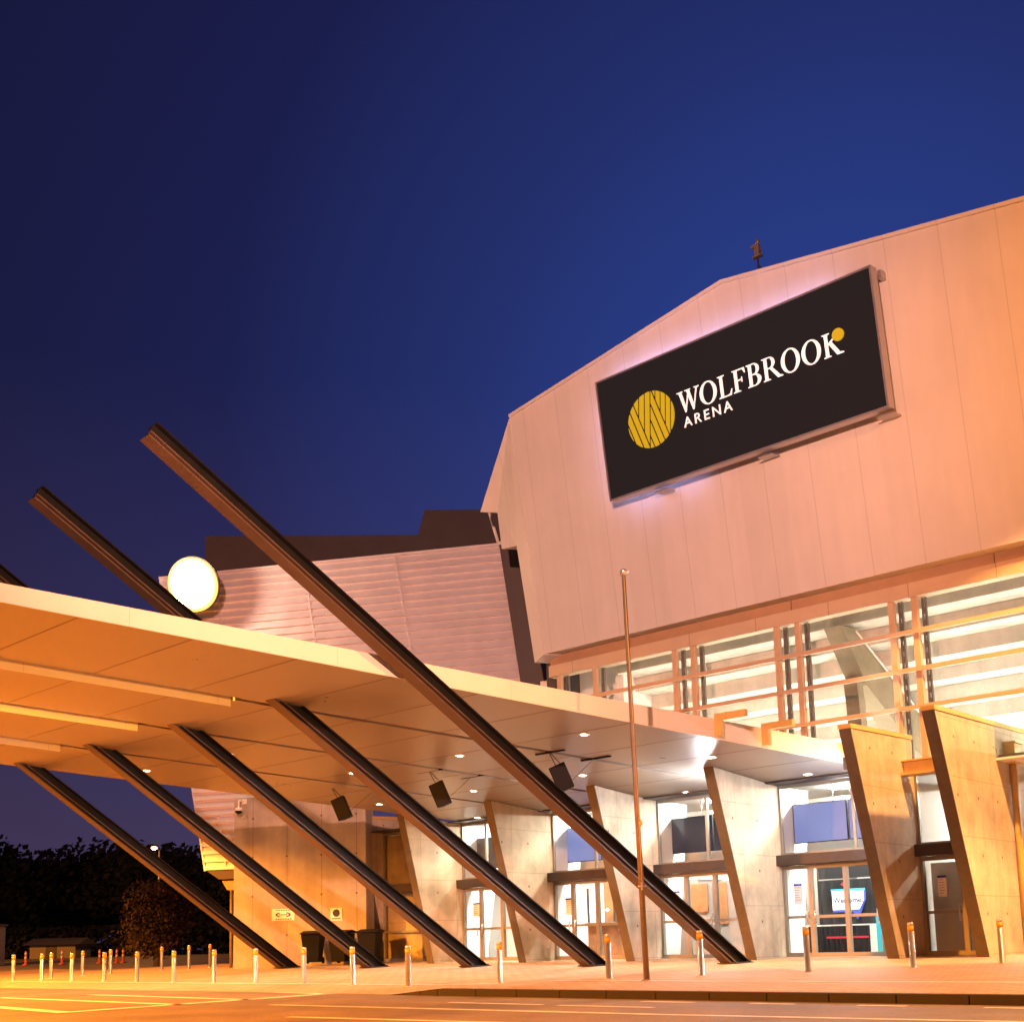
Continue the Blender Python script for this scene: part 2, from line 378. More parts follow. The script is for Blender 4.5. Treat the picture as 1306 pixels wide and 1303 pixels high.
for kk in range(10):
    z = 8.62 - .42 * kk; t = -1.0 - .85 * kk
    st_.box(L(-1.2, t, z), L(22, t - .85 - .18, z + .3)); st_.box(L(-1.2, t - .85, z - .42 + .302), L(22, t - 1.02, z - .002))
st_.build('seating_tier', M['tier'], arena, FAC)
wl = MB(); wl.box(L(-2.9, -9.7, 4.7), L(22, -10, 9.2)); wl.box(L(-1.5, -1.3, 4.75), L(-1.22, -9.6, 9.0)); wl.box(L(-9, -2.0, 4.75), L(-1.503, -2.2, 9.2)); wl.build('gallery_wall', M['white'], arena, FAC)
fl = MB(); fl.box(L(-9, -.3, 4.66), L(22, -10, 4.74)); fl.build('gallery_floor', M['raker'], arena, FAC)
rk = MB()
rk.prism([L(5.72, -.5, 8.5), L(5.72, -1.3, 8.55), L(5.72, -9.4, 4.75), L(5.72, -6.4, 4.75), L(5.72, -1.7, 7.15)], (.48, 0, 0))
rk.build('raker_beam', M['raker'], arena, FAC)
rk = MB(); rk.prism([(5.76, 1.55, 4.745), (6.12, 1.55, 4.745), (6.12, 1.30, 7.3), (5.76, 1.30, 7.3)], (0, .34, 0)); rk.build('gallery_column', M['raker'], arena, FAC)
rr = MB(); rr.path([L(6.25, -1.2, 8.45), L(6.25, -9.2, 4.72)], .03); rr.build('tier_edge_rail', M['white'], arena, FAC)
for s in (-2.7, -.2, 3.4, 7.0, 10.6, 14.2):
    for t in ((-2.1, -5.2) if s > -1 else (-.9,)):
        tb = MB(); tb.box(L(s, t, 4.80), L(s + (2.6 if s > -1 else 1.1), t - .14, 4.86)); tb.build('gallery_uplight', M['tube_soft'], arena, FAC)

# concrete fins ------------------------------------------------------
# (s, outer t at foot, outer t at top, inner t, top z)
FINS = [(-10.53, -.1, 1.06, -1.2, 5.05), (-6.80, 1.32, 2.5, 0, None), (-3.05, 1.32, 2.62, 0, None), (.72, 1.28, 2.72, 0, None), (4.45, 1.45, 2.95, 0, None), (8.0, 1.46, 3.06, 0, 5.22), (9.85, 1.19, 3.08, -2.6, 5.34)]
TH = .26
for (s, tb, tt, ti, zt) in FINS:
    zo = canz(tt) - .01 if zt is None else zt
    zi = canz(ti) - .01 if zt is None else zt + .08
    f_ = MB(); f_.prism([L(s - TH, ti, .30), L(s - TH, tb - .012, .30), L(s - TH, tt - .012, zo), L(s - TH, ti, zi)], (TH, 0, 0))
    fo = f_.build('concrete_fin', M['concrete'], arena, FAC, .012)
    e_ = MB(); e_.prism([L(s - TH - .003, tb - .010, .30), L(s - TH - .003, tb + .012, .30), L(s - TH - .003, tt + .012, zo + .003), L(s - TH - .003, tt - .010, zo + .003)], (TH + .006, 0, 0))
    e_.build('edge_strip', M['fin_edge'], fo, FAC)
    if zt:
        c_ = MB(); c_.prism([L(s - TH - .02, ti, zi + .003), L(s - TH - .02, tt + .03, zo + .003), L(s - TH - .02, tt + .03, zo + .10), L(s - TH - .02, ti, zi + .10)], (TH + .04, 0, 0))
        c_.build('fin_capping', M['yellow'], fo, FAC)
bm_ = MB(); bm_.box(L(8.003, .55, 4.46), L(9.58, .45, 4.72)); bm_.box(L(8.003, .75, 4.40), L(9.58, .35, 4.457)); bm_.box(L(8.003, .66, 4.723), L(9.58, .45, 4.75)); bm_.build('tie_beam', M['yellow'], arena, FAC)
bm_ = MB(); bm_.box(L(7.2, 1.9, 4.5), L(7.735, 1.6, 4.8)); bm_.build('tie_bracket', M['fin_edge'], arena, FAC)

# entrance bays -------------------------------------------------------
def handle(parent, s, t0):
    h = MB(); z0, z1 = FZ + .78, FZ + 1.10
    h.path([L(s, t0, z0), L(s, t0 + .07, z0), L(s, t0 + .07, z1), L(s, t0, z1)], .017); h.build('handle', M['steel'], parent, FAC)
def bay(sa, sb, panels, upper, hand, solid=False):
    """one glazed bay between two fins: transom beam, doors below, fixed lights above"""
    tr = MB(); tr.box(L(sa, .30, 2.58), L(sb, .0, 2.84)); tr.build('transom_beam', M['dark_steel'], arena, FAC, .01)
    df = MB(); w = .055
    df.box(L(sa, .03, 2.48), L(sb, -.06, 2.577)); df.box(L(sa, .03, FZ), L(sb, -.06, FZ + .10))
    edges = [sa] + panels + [sb]
    for i, e in enumerate(edges):
        a, c = (e, e + .07) if i == 0 else ((e - .07, e) if i == len(edges) - 1 else (e - w, e + w))
        df.box(L(a, .04, FZ + .1003), L(c, -.07, 2.4797))
    for a, c in zip(edges, edges[1:]):
        df.box(L(a + .07, .03, FZ + .93), L(c - .07, -.05, FZ + 1.0))
    do = df.build('door_set', M['frame'], arena, FAC)
    gl = MB(); gl.poly([L(sa, -.02, FZ), L(sb, -.02, FZ), L(sb, -.02, 2.55), L(sa, -.02, 2.55)]); gl.build('door_glass', M['glass'], do, FAC)
    for s in hand: handle(do, s, .03)
    uf = MB(); zt = 4.52
    for i, e in enumerate([sa] + upper + [sb]):
        a, c = (e, e + .06) if i == 0 else ((e - .06, e) if i == len(upper) + 1 else (e - .035, e + .035))
        uf.box(L(a, .03, 2.8403), L(c, -.05, zt))
    uf.box(L(sa, .035, zt + .0003), L(sb, -.06, zt + .08)); uf.box(L(sa + .061, .028, 2.8405), L(sb - .061, -.05, 2.90))
    wo = uf.build('transom_window', M['frame'], arena, FAC)
    gl = MB(); gl.poly([L(sa, -.02, 2.84), L(sb, -.02, 2.84), L(sb, -.02, zt), L(sa, -.02, zt)]); gl.build('window_glass', M['glass'], wo, FAC)
bay(-10.53, -6.80 - TH, [-8.6], [-8.7], [])
bay(-6.80, -3.05 - TH, [-6.02, -5.12, -4.2], [-5.75], [-6.12, -5.92])
bay(-3.05, .72 - TH, [-2.34, -1.45, -.55], [-1.45], [-2.44, -2.24, -.65])
bay(.72, 4.45 - TH, [1.57, 2.46, 3.33], [2.30], [2.36, 3.23])
bay(4.45, 8.0 - TH, [5.20, 6.13, 7.02], [6.45], [5.10, 5.30, 6.92])
bay(8.0, 9.85 - TH, [8.95], [8.9], [8.85, 9.05])
inf = MB(); inf.box(L(-10.50, -.12, FZ), L(-8.66, -.3, 2.47)); inf.box(L(-10.50, -.12, 2.86), L(-7.1, -.3, 4.5)); inf.build('infill_panel', M['concrete'], arena, FAC)
hb = MB(); hb.box(L(-10.5, .62, 4.604), L(8.0, -.09, 4.635)); hb.box(L(-10.5, .0, 4.636), L(8.0, -.09, 4.72)); hb.build('head_flashing', M['dark_steel'], arena, FAC)
# foyer ----------------------------------------------------------------
fo = MB(); fo.box(L(-10.5, -.08, .2), L(22, -7, .338)); fo.build('foyer_floor', M['grey'], arena, FAC)
fo = MB(); fo.box(L(-10.5, -.1, 4.605), L(22, -7, 4.65)); fo.build('foyer_ceiling', M['white'], arena, FAC)
fo = MB(); fo.box(L(-10.5, -5.0, .34), L(22, -5.2, 4.6)); fo.box(L(-10.56, -1.3, .34), L(-10.51, -4.99, 4.6)); fo.build('foyer_wall', M['white'], arena, FAC)
for (s, tw) in ((-6.93, 1.9), (-3.18, 1.5), (.59, 1.5), (4.32, 1.6), (7.87, 2.2)):      # leaning white piers inside, behind each fin
    p_ = MB(); p_.prism([L(s - .1, -.09, .34), L(s - .1, -.09, 4.6), L(s - .1, -tw, 4.6), L(s - .1, -tw * .55, .34)], (.2, 0, 0)); p_.build('foyer_pier', M['white'], arena, FAC)
for a_, c_, h_ in ((-1.6, -.4, 2.6), (2.6, 4.0, 2.75)): p_ = MB(); p_.box(L(a_, -3.5, .342), L(c_, -4.9, h_)); p_.build('foyer_partition', M['grey'], arena, FAC)
p_ = MB(); p_.box(L(-10, -1.9, 4.30), L(13, -2.05, 4.42)); p_.build('ceiling_beam', M['grey'], arena, FAC)
for s in (-6.0, -2.2, 1.6, 5.2, 8.9):
    t0_ = -1.2 if s < 8 else -4.2; tb = MB(); tb.box(L(s, t0_, 4.55), L(s + 1.9, t0_ - .3, 4.60)); tb.build('ceiling_batten', M['tube'], arena, FAC)

# weatherboard wing and concrete wall -------------------------------------
def aL(z): return 10.48 + .181 * (z - 3.51)
def aR(z): return -.08 - .126 * (14.03 - z)
wb = MB(); z = 14.03; H = .268
while z > 3.6:
    z0 = z - H
    if z0 < 5.6: ar = 9.2
    else: ar = None
    a0, a1 = aL(z), aL(z0); r1, r0 = (aR(z), aR(z0)) if ar is None else (ar, ar)
    o1, o0 = .0, .085
    P = lambda a, o, zz: (-a, -o, zz)
    wb.poly([P(a1, o0, z0), P(r0, o0, z0), P(r1, o1, z), P(a0, o1, z)])
    wb.poly([P(r0, o0, z0), P(a1, o0, z0), P(a1, 0, z0), P(r0, 0, z0)])
    z = z0
wb.prism([(-aL(14.03), .01, 14.03), (-aL(3.61), .01, 3.6), (-9.2, .01, 3.6), (-9.2, .01, 5.6), (-aR(5.6), .01, 5.6), (-aR(14.03), .01, 14.03)], (0, 1.6, 0))
for a_t, a_b, zt, zb in ((3.61, 2.55, 14.06, 7.6), (6.90, 5.95, 14.06, 7.6), (10.25, 8.9, 14.06, 6.0), (10.05, 9.72, 5.5, 3.62), (12.38, 10.5, 14.06, 3.55)):
    wb.prism([(-a_t - .03, -.065, zt), (-a_t + .03, -.065, zt), (-a_b + .03, -.065, zb), (-a_b - .03, -.065, zb)], (0, .07, 0))
wb.prism([(-aL(14.03) - .02, -.08, 14.034), (-aR(14.03), -.08, 14.034), (-aR(14.03), -.08, 14.11), (-aL(14.03) - .02, -.08, 14.11)], (0, .8, 0))
wing = wb.build('weatherboard_wing', M['boards'], arena, LOU)
sf = MB(); sf.prism([(-10.50, -.02, 3.58), (-9.22, -.02, 3.58), (-9.22, -.02, 3.25), (-10.0, -.02, 3.25)], (0, 1.5, 0)); sf.build('wing_soffit', M['dark_wall'], arena, LOU)
sf = MB(); sf.prism([(-9.95, .1, 3.2), (-9.22, .1, 3.2), (-9.22, .1, 2.88), (-9.75, .1, 2.88)], (0, 1.2, 0)); sf.build('wing_beam', M['band_dark'], arena, LOU)
sf = MB(); sf.tube((-9.78, .5, .2), (-9.78, .5, 2.88), .055); sf.build('wing_post', M['pole'], arena, LOU)
cw = MB(); cw.box((-9.22, -.5, .2), (-4.55, .3, 5.93)); cw.build('concrete_wall', M['concrete_wall'], arena, LOU, .015)

# ------------------------------------------------------------------ canopy and struts
can = thing('entrance_canopy', 'long upswept entrance canopy with cream fascia held by five dark slanting steel beams', 'canopy', at(FAC, L(0, 2, 4.7)))
def ln(kk, t): return 7.5 - 3.45 * kk - .275 * t
T_OUT = 19.0
def thick(t): return .43 - .0095 * t
for kk in range(4):
    t_in = 1.6 if kk == 0 else .5
    pts = []
    lo, hi = kk, kk + 1
    def e0(t): return ln(lo, t) - (0 if lo == 0 else (.15 if t > 13.3 else .10))
    def e1(t): return ln(hi, t) + (0 if hi == 4 else (.15 if t > 13.3 else .10))
    tl = [t_in, 13.29, 13.31, T_OUT]
    und = [(e0(t), t) for t in tl] + [(e1(t), t) for t in reversed(tl)]
    if kk == 3: und = [(e0(t), t) for t in tl] + [(e1(T_OUT), T_OUT), (e1(t_in), t_in)]
    if kk == 0: und = [(e0(t_in), t_in), (e0(T_OUT), T_OUT)] + [(e1(t), t) for t in reversed([.5, 13.29, 13.31, T_OUT])] + [(7.3, .5)]
    m_ = MB(); i = len(m_.v); n = len(und)
    low = [L(s, t, canz(t)) for s, t in und]; top = [L(s, t, canz(t) + thick(t)) for s, t in und]
    m_.v = low + top
    m_.f = [list(range(n)), list(range(2 * n - 1, n - 1, -1))] + [[j, n + j, n + (j + 1) % n, (j + 1) % n] for j in range(n)]
    m_.sm = [False] * len(m_.f)
    m_.build('canopy_panel', M['canopy'], can, FAC)
    if kk < 3:
        r_ = MB(); c0 = lambda t: ln(hi, t)
        r_.prism([L(c0(.5) - .099, .5, canz(.5) + .07), L(c0(.5) + .099, .5, canz(.5) + .07), L(c0(13.28) + .099, 13.28, canz(13.28) + .07), L(c0(13.28) - .099, 13.28, canz(13.28) + .07)], (0, 0, .2))
        r_.build('soffit_channel', M['recess'], can, FAC)
        # pale edge board of the next panel, seen through the open slot
        b_ = MB(); q = lambda t: ln(hi, t) - .15 + .012
        b_.prism([L(q(13.35), 13.35, canz(13.35) - .12), L(q(T_OUT), T_OUT, canz(T_OUT) - .12), L(q(T_OUT), T_OUT, canz(T_OUT) + thick(T_OUT)), L(q(13.35), 13.35, canz(13.35) + thick(13.35))], (-.011, 0, 0))
        b_.build('slot_edge_board', M['fascia'], can, FAC)
f_ = MB(); q = lambda t: ln(0, t) + .003
f_.prism([L(q(1.56), 1.56, canz(1.56) - .02), L(q(T_OUT), T_OUT, canz(T_OUT) - .02), L(q(T_OUT), T_OUT, canz(T_OUT) + thick(T_OUT) + .02), L(q(1.56), 1.56, canz(1.56) + thick(1.56) + .02)], (.03, 0, 0))
f_.build('fascia', M['fascia'], can, FAC)
for t in (5.35, 4.05):                            # two folded brackets on the fascia
    q0 = ln(0, t) + .036; z0 = canz(t)
    b_ = MB(); b_.box(L(q0, t, z0 + .36), L(q0 + .75, t - .12, z0 + .50)); b_.box(L(q0, t, z0 + .02), L(q0 + .16, t - .12, z0 + .357))
    b_.build('fascia_bracket', M['yellow'], can, FAC)
j_ = MB()                                         # fine panel joints across the soffit, parallel to the facade
t = 2.2
while t < T_OUT:
    for kk in range(4):
        a = ln(kk, t) - (.05 if kk == 0 else (.17 if t > 13.3 else .12)); c = ln(kk + 1, t) + (.05 if kk == 3 else (.17 if t > 13.3 else .12))
        j_.prism([L(c, t, canz(t) - .004), L(a, t, canz(t) - .004), L(a, t + .022, canz(t) - .0025), L(c, t + .022, canz(t) - .0025)], (0, 0, .006))
    t += 1.72
j_.build('soffit_joint', M['recess'], can, FAC)
def strut(foot, hole, ext):
    f0 = L(*foot); d = L(*hole) - f0; a = d.normalized(); Lg = d.length * ext
    up = Vector((0, 0, 1)); u = Vector((1, 0, 0)); u = (u - a * a.dot(u)).normalized(); w = a.cross(u)
    if w.z < 0: w = -w
    m_ = MB()
    def bar(w0, w1, u0, u1, k0=1., k1=.72):
        pts0 = [f0 + w * (x * k0) + u * y for x, y in ((w0, u0), (w1, u0), (w1, u1), (w0, u1))]
        pts0 = [p - a * ((p.z - .18) / a.z) for p in pts0]                      # cut level at the paving
        pts1 = [f0 + a * Lg + w * (x * k1) + u * y for x, y in ((w0, u0), (w1, u0), (w1, u1), (w0, u1))]
        i = len(m_.v); m_.v += pts0 + pts1
        m_.f += [[i + 3, i + 2, i + 1, i], [i + 4, i + 5, i + 6, i + 7]] + [[i + j, i + (j + 1) % 4, i + 4 + (j + 1) % 4, i + 4 + j] for j in range(4)]
        m_.sm += [False] * 6
    h = .20
    bar(h - .03, h, -.13, .13); bar(-h + .0302, h - .0302, -.03, .03)
    o = m_.build('strut', M['strut'], can, FAC)
    m_ = MB(); bar(-h, -h + .03, -.13, .13); m_.build('flange_plate', M['strut_lit'], o, FAC)
    m_ = MB(); bar(-.085, -.055, .031, .115); m_.build('stiffener_plate', M['strut_lit'], o, FAC)
    m_ = MB(); zf = pave(foot[0], foot[1]) + .012
    c = f0 - a * ((f0.z - zf) / a.z)
    m_.box((c.x - .24, c.y - .42, zf - .008), (c.x + .24, c.y + .34, zf + .022))
    for dx in (-.18, .18):
        for dy in (-.36, .28): m_.lathe([(.03, .0221), (.03, .05), (.015, .06)], (c.x + dx, c.y + dy, zf), 8)
    m_.build('base_plate', M['dark_steel'], o, FAC)
    return o
STR = [((4.93, 3.1, .28), (4.53, 12.68, 5.73), 1.51), ((.93, 3.2, .28), (.91, 12.55, 5.6), 1.545), ((-3.21, 3.2, .28), (-2.55, 12.61, 5.61), 1.53), ((-7.33, 3.2, .28), (-5.98, 12.73, 5.62), 1.5), ((-11.53, 3.2, .28), (-9.53, 12.74, 5.62), 1.35)]
for a in STR: strut(*a)

# downlights ------------------------------------------------------------
DL = [(4.02, 7.17, 'by the flagpole, nearest the fascia'), (.37, 7.23, 'just above and right of the middle speaker'), (-3.33, 7.33, 'just above the speaker over the bins'), (1.27, 3.86, 'beside the right-hand speaker'),
      (-2.46, 3.89, 'below and right of the middle speaker'), (-6.21, 3.94, 'right of the speaker over the bins'), (-4.0, 10.51, 'between the third and fourth slanting beams'), (-7.5, 10.62, 'leftmost of all, by the open sky'),
      (-6.92, 7.3, 'above the concrete wall camera'), (-5.44, .69, 'over the second glazed bay from the left'), (-1.61, .61, 'over the screen behind the long beam'), (4.97, 3.79, 'in the bright glare right of the flagpole'),
      (2.08, .58, 'over the dark screen bay'), (5.77, .9, 'rightmost, over the doors with the welcome banner')]
def dl_frame(s, t): return at(FAC, L(s, t, canz(t))) @ Matrix.Rotation(-math.atan(.08), 4, 'X')
d0 = thing('downlight', 'round lit recessed downlight in the canopy soffit, ' + DL[0][2], 'downlight', dl_frame(*DL[0][:2]), 'round downlights recessed in the canopy soffit')
MB().lathe([(.085, -.012), (.125, -.012), (.125, .0), (.085, .0)], n=20).build('trim_ring', M['white'], d0, WM[d0])
MB().lathe([(.084, -.010), (.060, -.016)], n=20).build('lens', M['lens_warm'], d0, WM[d0])
for s, t, w in DL[1:]: copy_tree(d0, dl_frame(s, t), 'round lit recessed downlight in the canopy soffit, ' + w)

# speakers -------------------------------------------------------------
SPK = [(2.41, 6.0, 4.54, 'black loudspeaker hung from the canopy, right-most and nearest of the three'), (-1.52, 6.0, 4.57, 'black loudspeaker hung from the canopy, middle one between two beams'), (-5.35, 6.0, 4.58, 'black loudspeaker hung from the canopy over the wheelie bins')]
sp0 = thing('loudspeaker', SPK[0][3], 'loudspeaker', at(FAC, L(*SPK[0][:3])), 'loudspeakers hung under the canopy')
RS = WM[sp0] @ Matrix.Rotation(R(-24), 4, 'Y') @ Matrix.Rotation(R(28), 4, 'Z') @ Matrix.Rotation(R(18), 4, 'X')
MB().prism([(-.20, -.17, -.30), (.20, -.17, -.30), (.13, .19, -.30), (-.13, .19, -.30)], (0, 0, .60)).build('cabinet', M['black'], sp0, RS, .02)
MB().box((-.18, -.185, -.28), (.18, -.172, .28)).build('grille', M['black'], sp0, RS)
tz = canz(6.3) - 4.54
MB().box((-.5, -.34, tz - .03), (.35, -.28, tz + .02)).build('mounting_bar', M['black'], sp0, WM[sp0])
MB().box((-.05, .74, tz - .12), (.80, .80, tz - .07)).build('mounting_bar', M['black'], sp0, WM[sp0])
MB().path([(-.12, -.30, tz), (-.16, -.02, .26)], .011, 6).path([(-.10, -.30, tz), (-.02, .02, .28)], .011, 6).path([(.35, .77, tz - .08), (.14, .12, -.1)], .006, 6).build('suspension_wire', M['dark_steel'], sp0, WM[sp0])
for s, t, z, lab in SPK[1:]: copy_tree(sp0, at(FAC, L(s, t, z)), lab)

# ------------------------------------------------------------------ sign board
SB = at(FAC, L(.77, 1.1 + LEAN * (12.75 - 9.3), 12.75)) @ Matrix.Rotation(math.atan(LEAN), 4, 'X')     # local: x along, y into wall, z up the lean
sign = thing('sign_board', 'large black sign board with gold disc emblem and white WOLFBROOK ARENA lettering on upper wall', 'sign', SB)
SW, SH = 7.92, 3.21
MB().box((0, 0, 0), (SW, .10, SH)).build('panel', M['panel_black'], sign, SB)
fr = MB(); fr.box((-.05, -.02, -.05), (SW + .05, .30, -.003)); fr.box((-.05, -.02, SH + .003), (SW + .05, .30, SH + .05)); fr.box((-.05, -.02, -.0027), (-.003, .30, SH + .0027)); fr.box((SW + .003, -.02, -.0027), (SW + .05, .30, SH + .0027))
fr.build('frame', M['alu'], sign, SB)
for x in (1.25, 4.4, 7.55):
    br = MB(); br.box((x, .22, -.14), (x + .42, .60, -.11)); br.box((x + .18, .24, -.1097), (x + .22, .40, -.0705)); br.build('bracket', M['alu'], sign, SB)
br = MB(); br.box((SW + .01, .42, SH - .15), (SW + .1, .68, SH + .04)); br.build('bracket', M['alu'], sign, SB)
es = MB(); es.box((.1, .304, SH - .02), (SW - 1.2, .32, SH + .04)); es.box((-.04, .304, .2), (.0, .32, SH - .1)); es.box((.1, .304, -.02), (2.6, .32, -.008))
es.build('spill_strip', M['sign_spill'], sign, SB)  # strips added behind the frame for the sign's blue spill on the wall
# lettering: strokes as thin raised pieces
def clip(poly, a, b, c):                       # keep a*x+b*y<=c
    out = []
    for i in range(len(poly)):
        p, q = poly[i], poly[(i + 1) % len(poly)]; fp, fq = a * p[0] + b * p[1] - c, a * q[0] + b * q[1] - c
        if fp <= 0: out.append(p)
        if fp * fq < 0: r = fp / (fp - fq); out.append((p[0] + (q[0] - p[0]) * r, p[1] + (q[1] - p[1]) * r))
    return out
lift = [0]
def plate(mb, poly, org, sc):
    if len(poly) < 3: return
    lift[0] = (lift[0] + 1) % 40
    d = .020 + .0006 * lift[0]
    mb.prism([(org[0] + p[0] * sc, -.001, org[1] + p[1] * sc) for p in poly], (0, -d, 0))
def ring(mb, cx, cy, rx, ry, ix, iy, a0, a1, org, sc, n=28, dx=0):
    for i in range(n):
        u, v = R(a0 + (a1 - a0) * i / n), R(a0 + (a1 - a0) * (i + 1) / n)
        lift[0] = 0
        plate(mb, [(cx + rx * math.cos(u), cy + ry * math.sin(u)), (cx + rx * math.cos(v), cy + ry * math.sin(v)), (cx + dx + ix * math.cos(v), cy + iy * math.sin(v)), (cx + dx + ix * math.cos(u), cy + iy * math.sin(u))], org, sc)
def rect(x0, y0, x1, y1): return [(x0, y0), (x1, y0), (x1, y1), (x0, y1)]
def serif(mb, cx, y, w, o, sc, d=1): plate(mb, [(cx - w, y), (cx + w, y), (cx + w * .92, y + .035 * d), (cx + w * .45, y + .065 * d), (cx - w * .45, y + .065 * d), (cx - w * .92, y + .035 * d)], o, sc)
def glyph(mb, ch, o, sc):
    P = lambda p: plate(mb, p, o, sc)
    if ch == 'W':
        P([(.10, 1), (.26, 1), (.47, .12), (.40, 0), (.37, 0)]); P([(.62, 1), (.69, 1), (.42, 0), (.39, .02)]); P([(.53, 1), (.69, 1), (.90, .12), (.83, 0), (.80, 0)]); P([(1.06, 1), (1.13, 1), (.85, 0), (.82, .02)])
        for c, w in ((.17, .17), (.60, .16), (1.09, .14)): serif(mb, c, 1, w, o, sc, -1)
        return 1.20
    if ch == 'O': ring(mb, .47, .5, .45, .53, .28, .475, 0, 360, o, sc, 40); return .99
    if ch == 'L':
        P(rect(.12, .02, .27, .98)); P([(.2, 0), (.66, 0), (.72, .27), (.68, .27), (.60, .09), (.50, .05), (.2, .05)]); serif(mb, .195, 1, .18, o, sc, -1); serif(mb, .17, 0, .15, o, sc); return .76
    if ch == 'F':
        P(rect(.12, .02, .27, .98)); P([(.2, 1), (.66, 1), (.68, .76), (.64, .76), (.57, .92), (.48, .95), (.2, .95)]); P(rect(.2, .485, .50, .535)); P([(.47, .40), (.51, .40), (.51, .62), (.47, .62)]); serif(mb, .17, 1, .15, o, sc, -1); serif(mb, .21, 0, .19, o, sc); return .73
    if ch in 'BR':
        P(rect(.12, .02, .27, .98)); P(rect(.2, .955, .40, 1)); P(rect(.2, .49, .40, .535)); ring(mb, .38, .745, .27, .255, .12, .21, -90, 90, o, sc, 18); serif(mb, .16, 1, .14, o, sc, -1)
        if ch == 'B': ring(mb, .38, .265, .33, .265, .16, .22, -90, 90, o, sc, 18); P(rect(.2, 0, .40, .045)); serif(mb, .15, 0, .13, o, sc); return .78
        P([(.36, .51), (.50, .53), (.90, .02), (.96, .0), (.72, 0)]); serif(mb, .205, 0, .18, o, sc); serif(mb, .86, 0, .13, o, sc); return .92
    if ch == 'K':
        P(rect(.12, .02, .27, .98)); P([(.24, .48), (.26, .56), (.48, .72), (.52, .67)]); P([(.30, .53), (.44, .60), (.80, .02), (.90, 0), (.62, 0)]); serif(mb, .195, 1, .18, o, sc, -1); serif(mb, .20, 0, .17, o, sc); serif(mb, .78, 0, .16, o, sc); return .95
let = MB(); x = 0; CH = .56
adv = []
tot = 0
for c, w in zip('WOLFBROOK', (1.20, .99, .76, .73, .78, .92, .99, .99, .95)): adv.append(tot); tot += w
kx = 4.64 / (tot * CH)
for c, a in zip('WOLFBROOK', adv):
    tmp = MB(); glyph(tmp, c, (0, 0), CH)
    for v in tmp.v: v.x = 2.46 + (v.x + a * CH) * kx; v.z += 1.545
    i = len(let.v); let.v += tmp.v; let.f += [[i + q for q in f] for f in tmp.f]; let.sm += tmp.sm
let.build('lettering', M['sign_white'], sign, SB)
def text_obj(body, size, frame, m, parent, ext=.008, bold=0, align='LEFT', name='lettering', space=1):
    cu = bpy.data.curves.new('txt', 'FONT'); cu.body = body; cu.size = size; cu.extrude = ext; cu.offset = bold; cu.align_x = align; cu.space_character = space
    to = bpy.data.objects.new('txt', cu); COL.objects.link(to)
    bpy.context.view_layer.update(); dg = bpy.context.evaluated_depsgraph_get()
    me = bpy.data.meshes.new_from_object(to.evaluated_get(dg)); bpy.data.objects.remove(to); me.name = name
    me.materials.clear(); me.materials.append(m)
    o = bpy.data.objects.new(name, me); COL.objects.link(o); o.parent = parent; o.matrix_local = WM[parent].inverted() @ frame; WM[o] = frame
    return o
UPR = Matrix.Rotation(R(90), 4, 'X')               # text laid in xy stands up in xz
text_obj('ARENA', .37, at(SB, (2.58, -.014, 1.17)) @ UPR, M['sign_white'], sign, .012, .001, space=1.34)
disc = MB(); RD = .735; cx, cz = 1.60, 1.70
circ = [(math.cos(2 * math.pi * i / 72), math.sin(2 * math.pi * i / 72)) for i in range(72)]
def line_c(p, d): nx, ny = d[1], -d[0]; return nx, ny, nx * p[0] + ny * p[1]         # keep-right normal of a line
dn = Vector((.30, -1)).normalized(); up_ = Vector((.14, 1)).normalized()
nd = Vector((dn.y, -dn.x)); nu = Vector((up_.y, -up_.x))                              # rightwards normals
if nd.x < 0: nd = -nd
if nu.x < 0: nu = -nu
gap = .030
def band(n, lo, hi, extra):
    p = circ
    p = clip(p, n.x, n.y, hi - gap); p = clip(p, -n.x, -n.y, -(lo + gap)) if p else p
    for (a, b, c) in extra: p = clip(p, a, b, c) if len(p) > 2 else p
    if len(p) > 2: plate(disc, p, (cx, cz), RD)
cA = nd.dot(Vector((-.16, -1.0))); cB = nu.dot(Vector((.10, 1.0))); cD = nd.dot(Vector((.16, 1.0)))
RA = (-nd.x, -nd.y, -(cA + gap)); RD_ = (-nd.x, -nd.y, -(cD + gap)); LD = (nd.x, nd.y, cD - gap); LB = (nu.x, nu.y, cB - gap); RB = (-nu.x, -nu.y, -(cB + gap))
for i in range(4): band(nd, cA - .245 * (i + 1), cA - .245 * i, [])                     # left, falling
for i in range(4): band(nu, cB - .25 * (i + 1), cB - .25 * i, [RA])                 # rising
for i in range(4): band(nd, cD - .235 * (i + 1), cD - .235 * i, [RB])                   # middle, falling
for i in range(6): band(nu, cB + .22 * i, cB + .22 * (i + 1), [RD_])                # right, rising
disc.build('emblem_disc', M['sign_gold'], sign, SB)
dt = MB(); dt.prism([(7.00 + .145 * c, -.001, 1.545 + .44 + .145 * s_) for c, s_ in circ], (0, -.05, 0)); dt.build('gold_dot', M['sign_gold'], sign, SB)

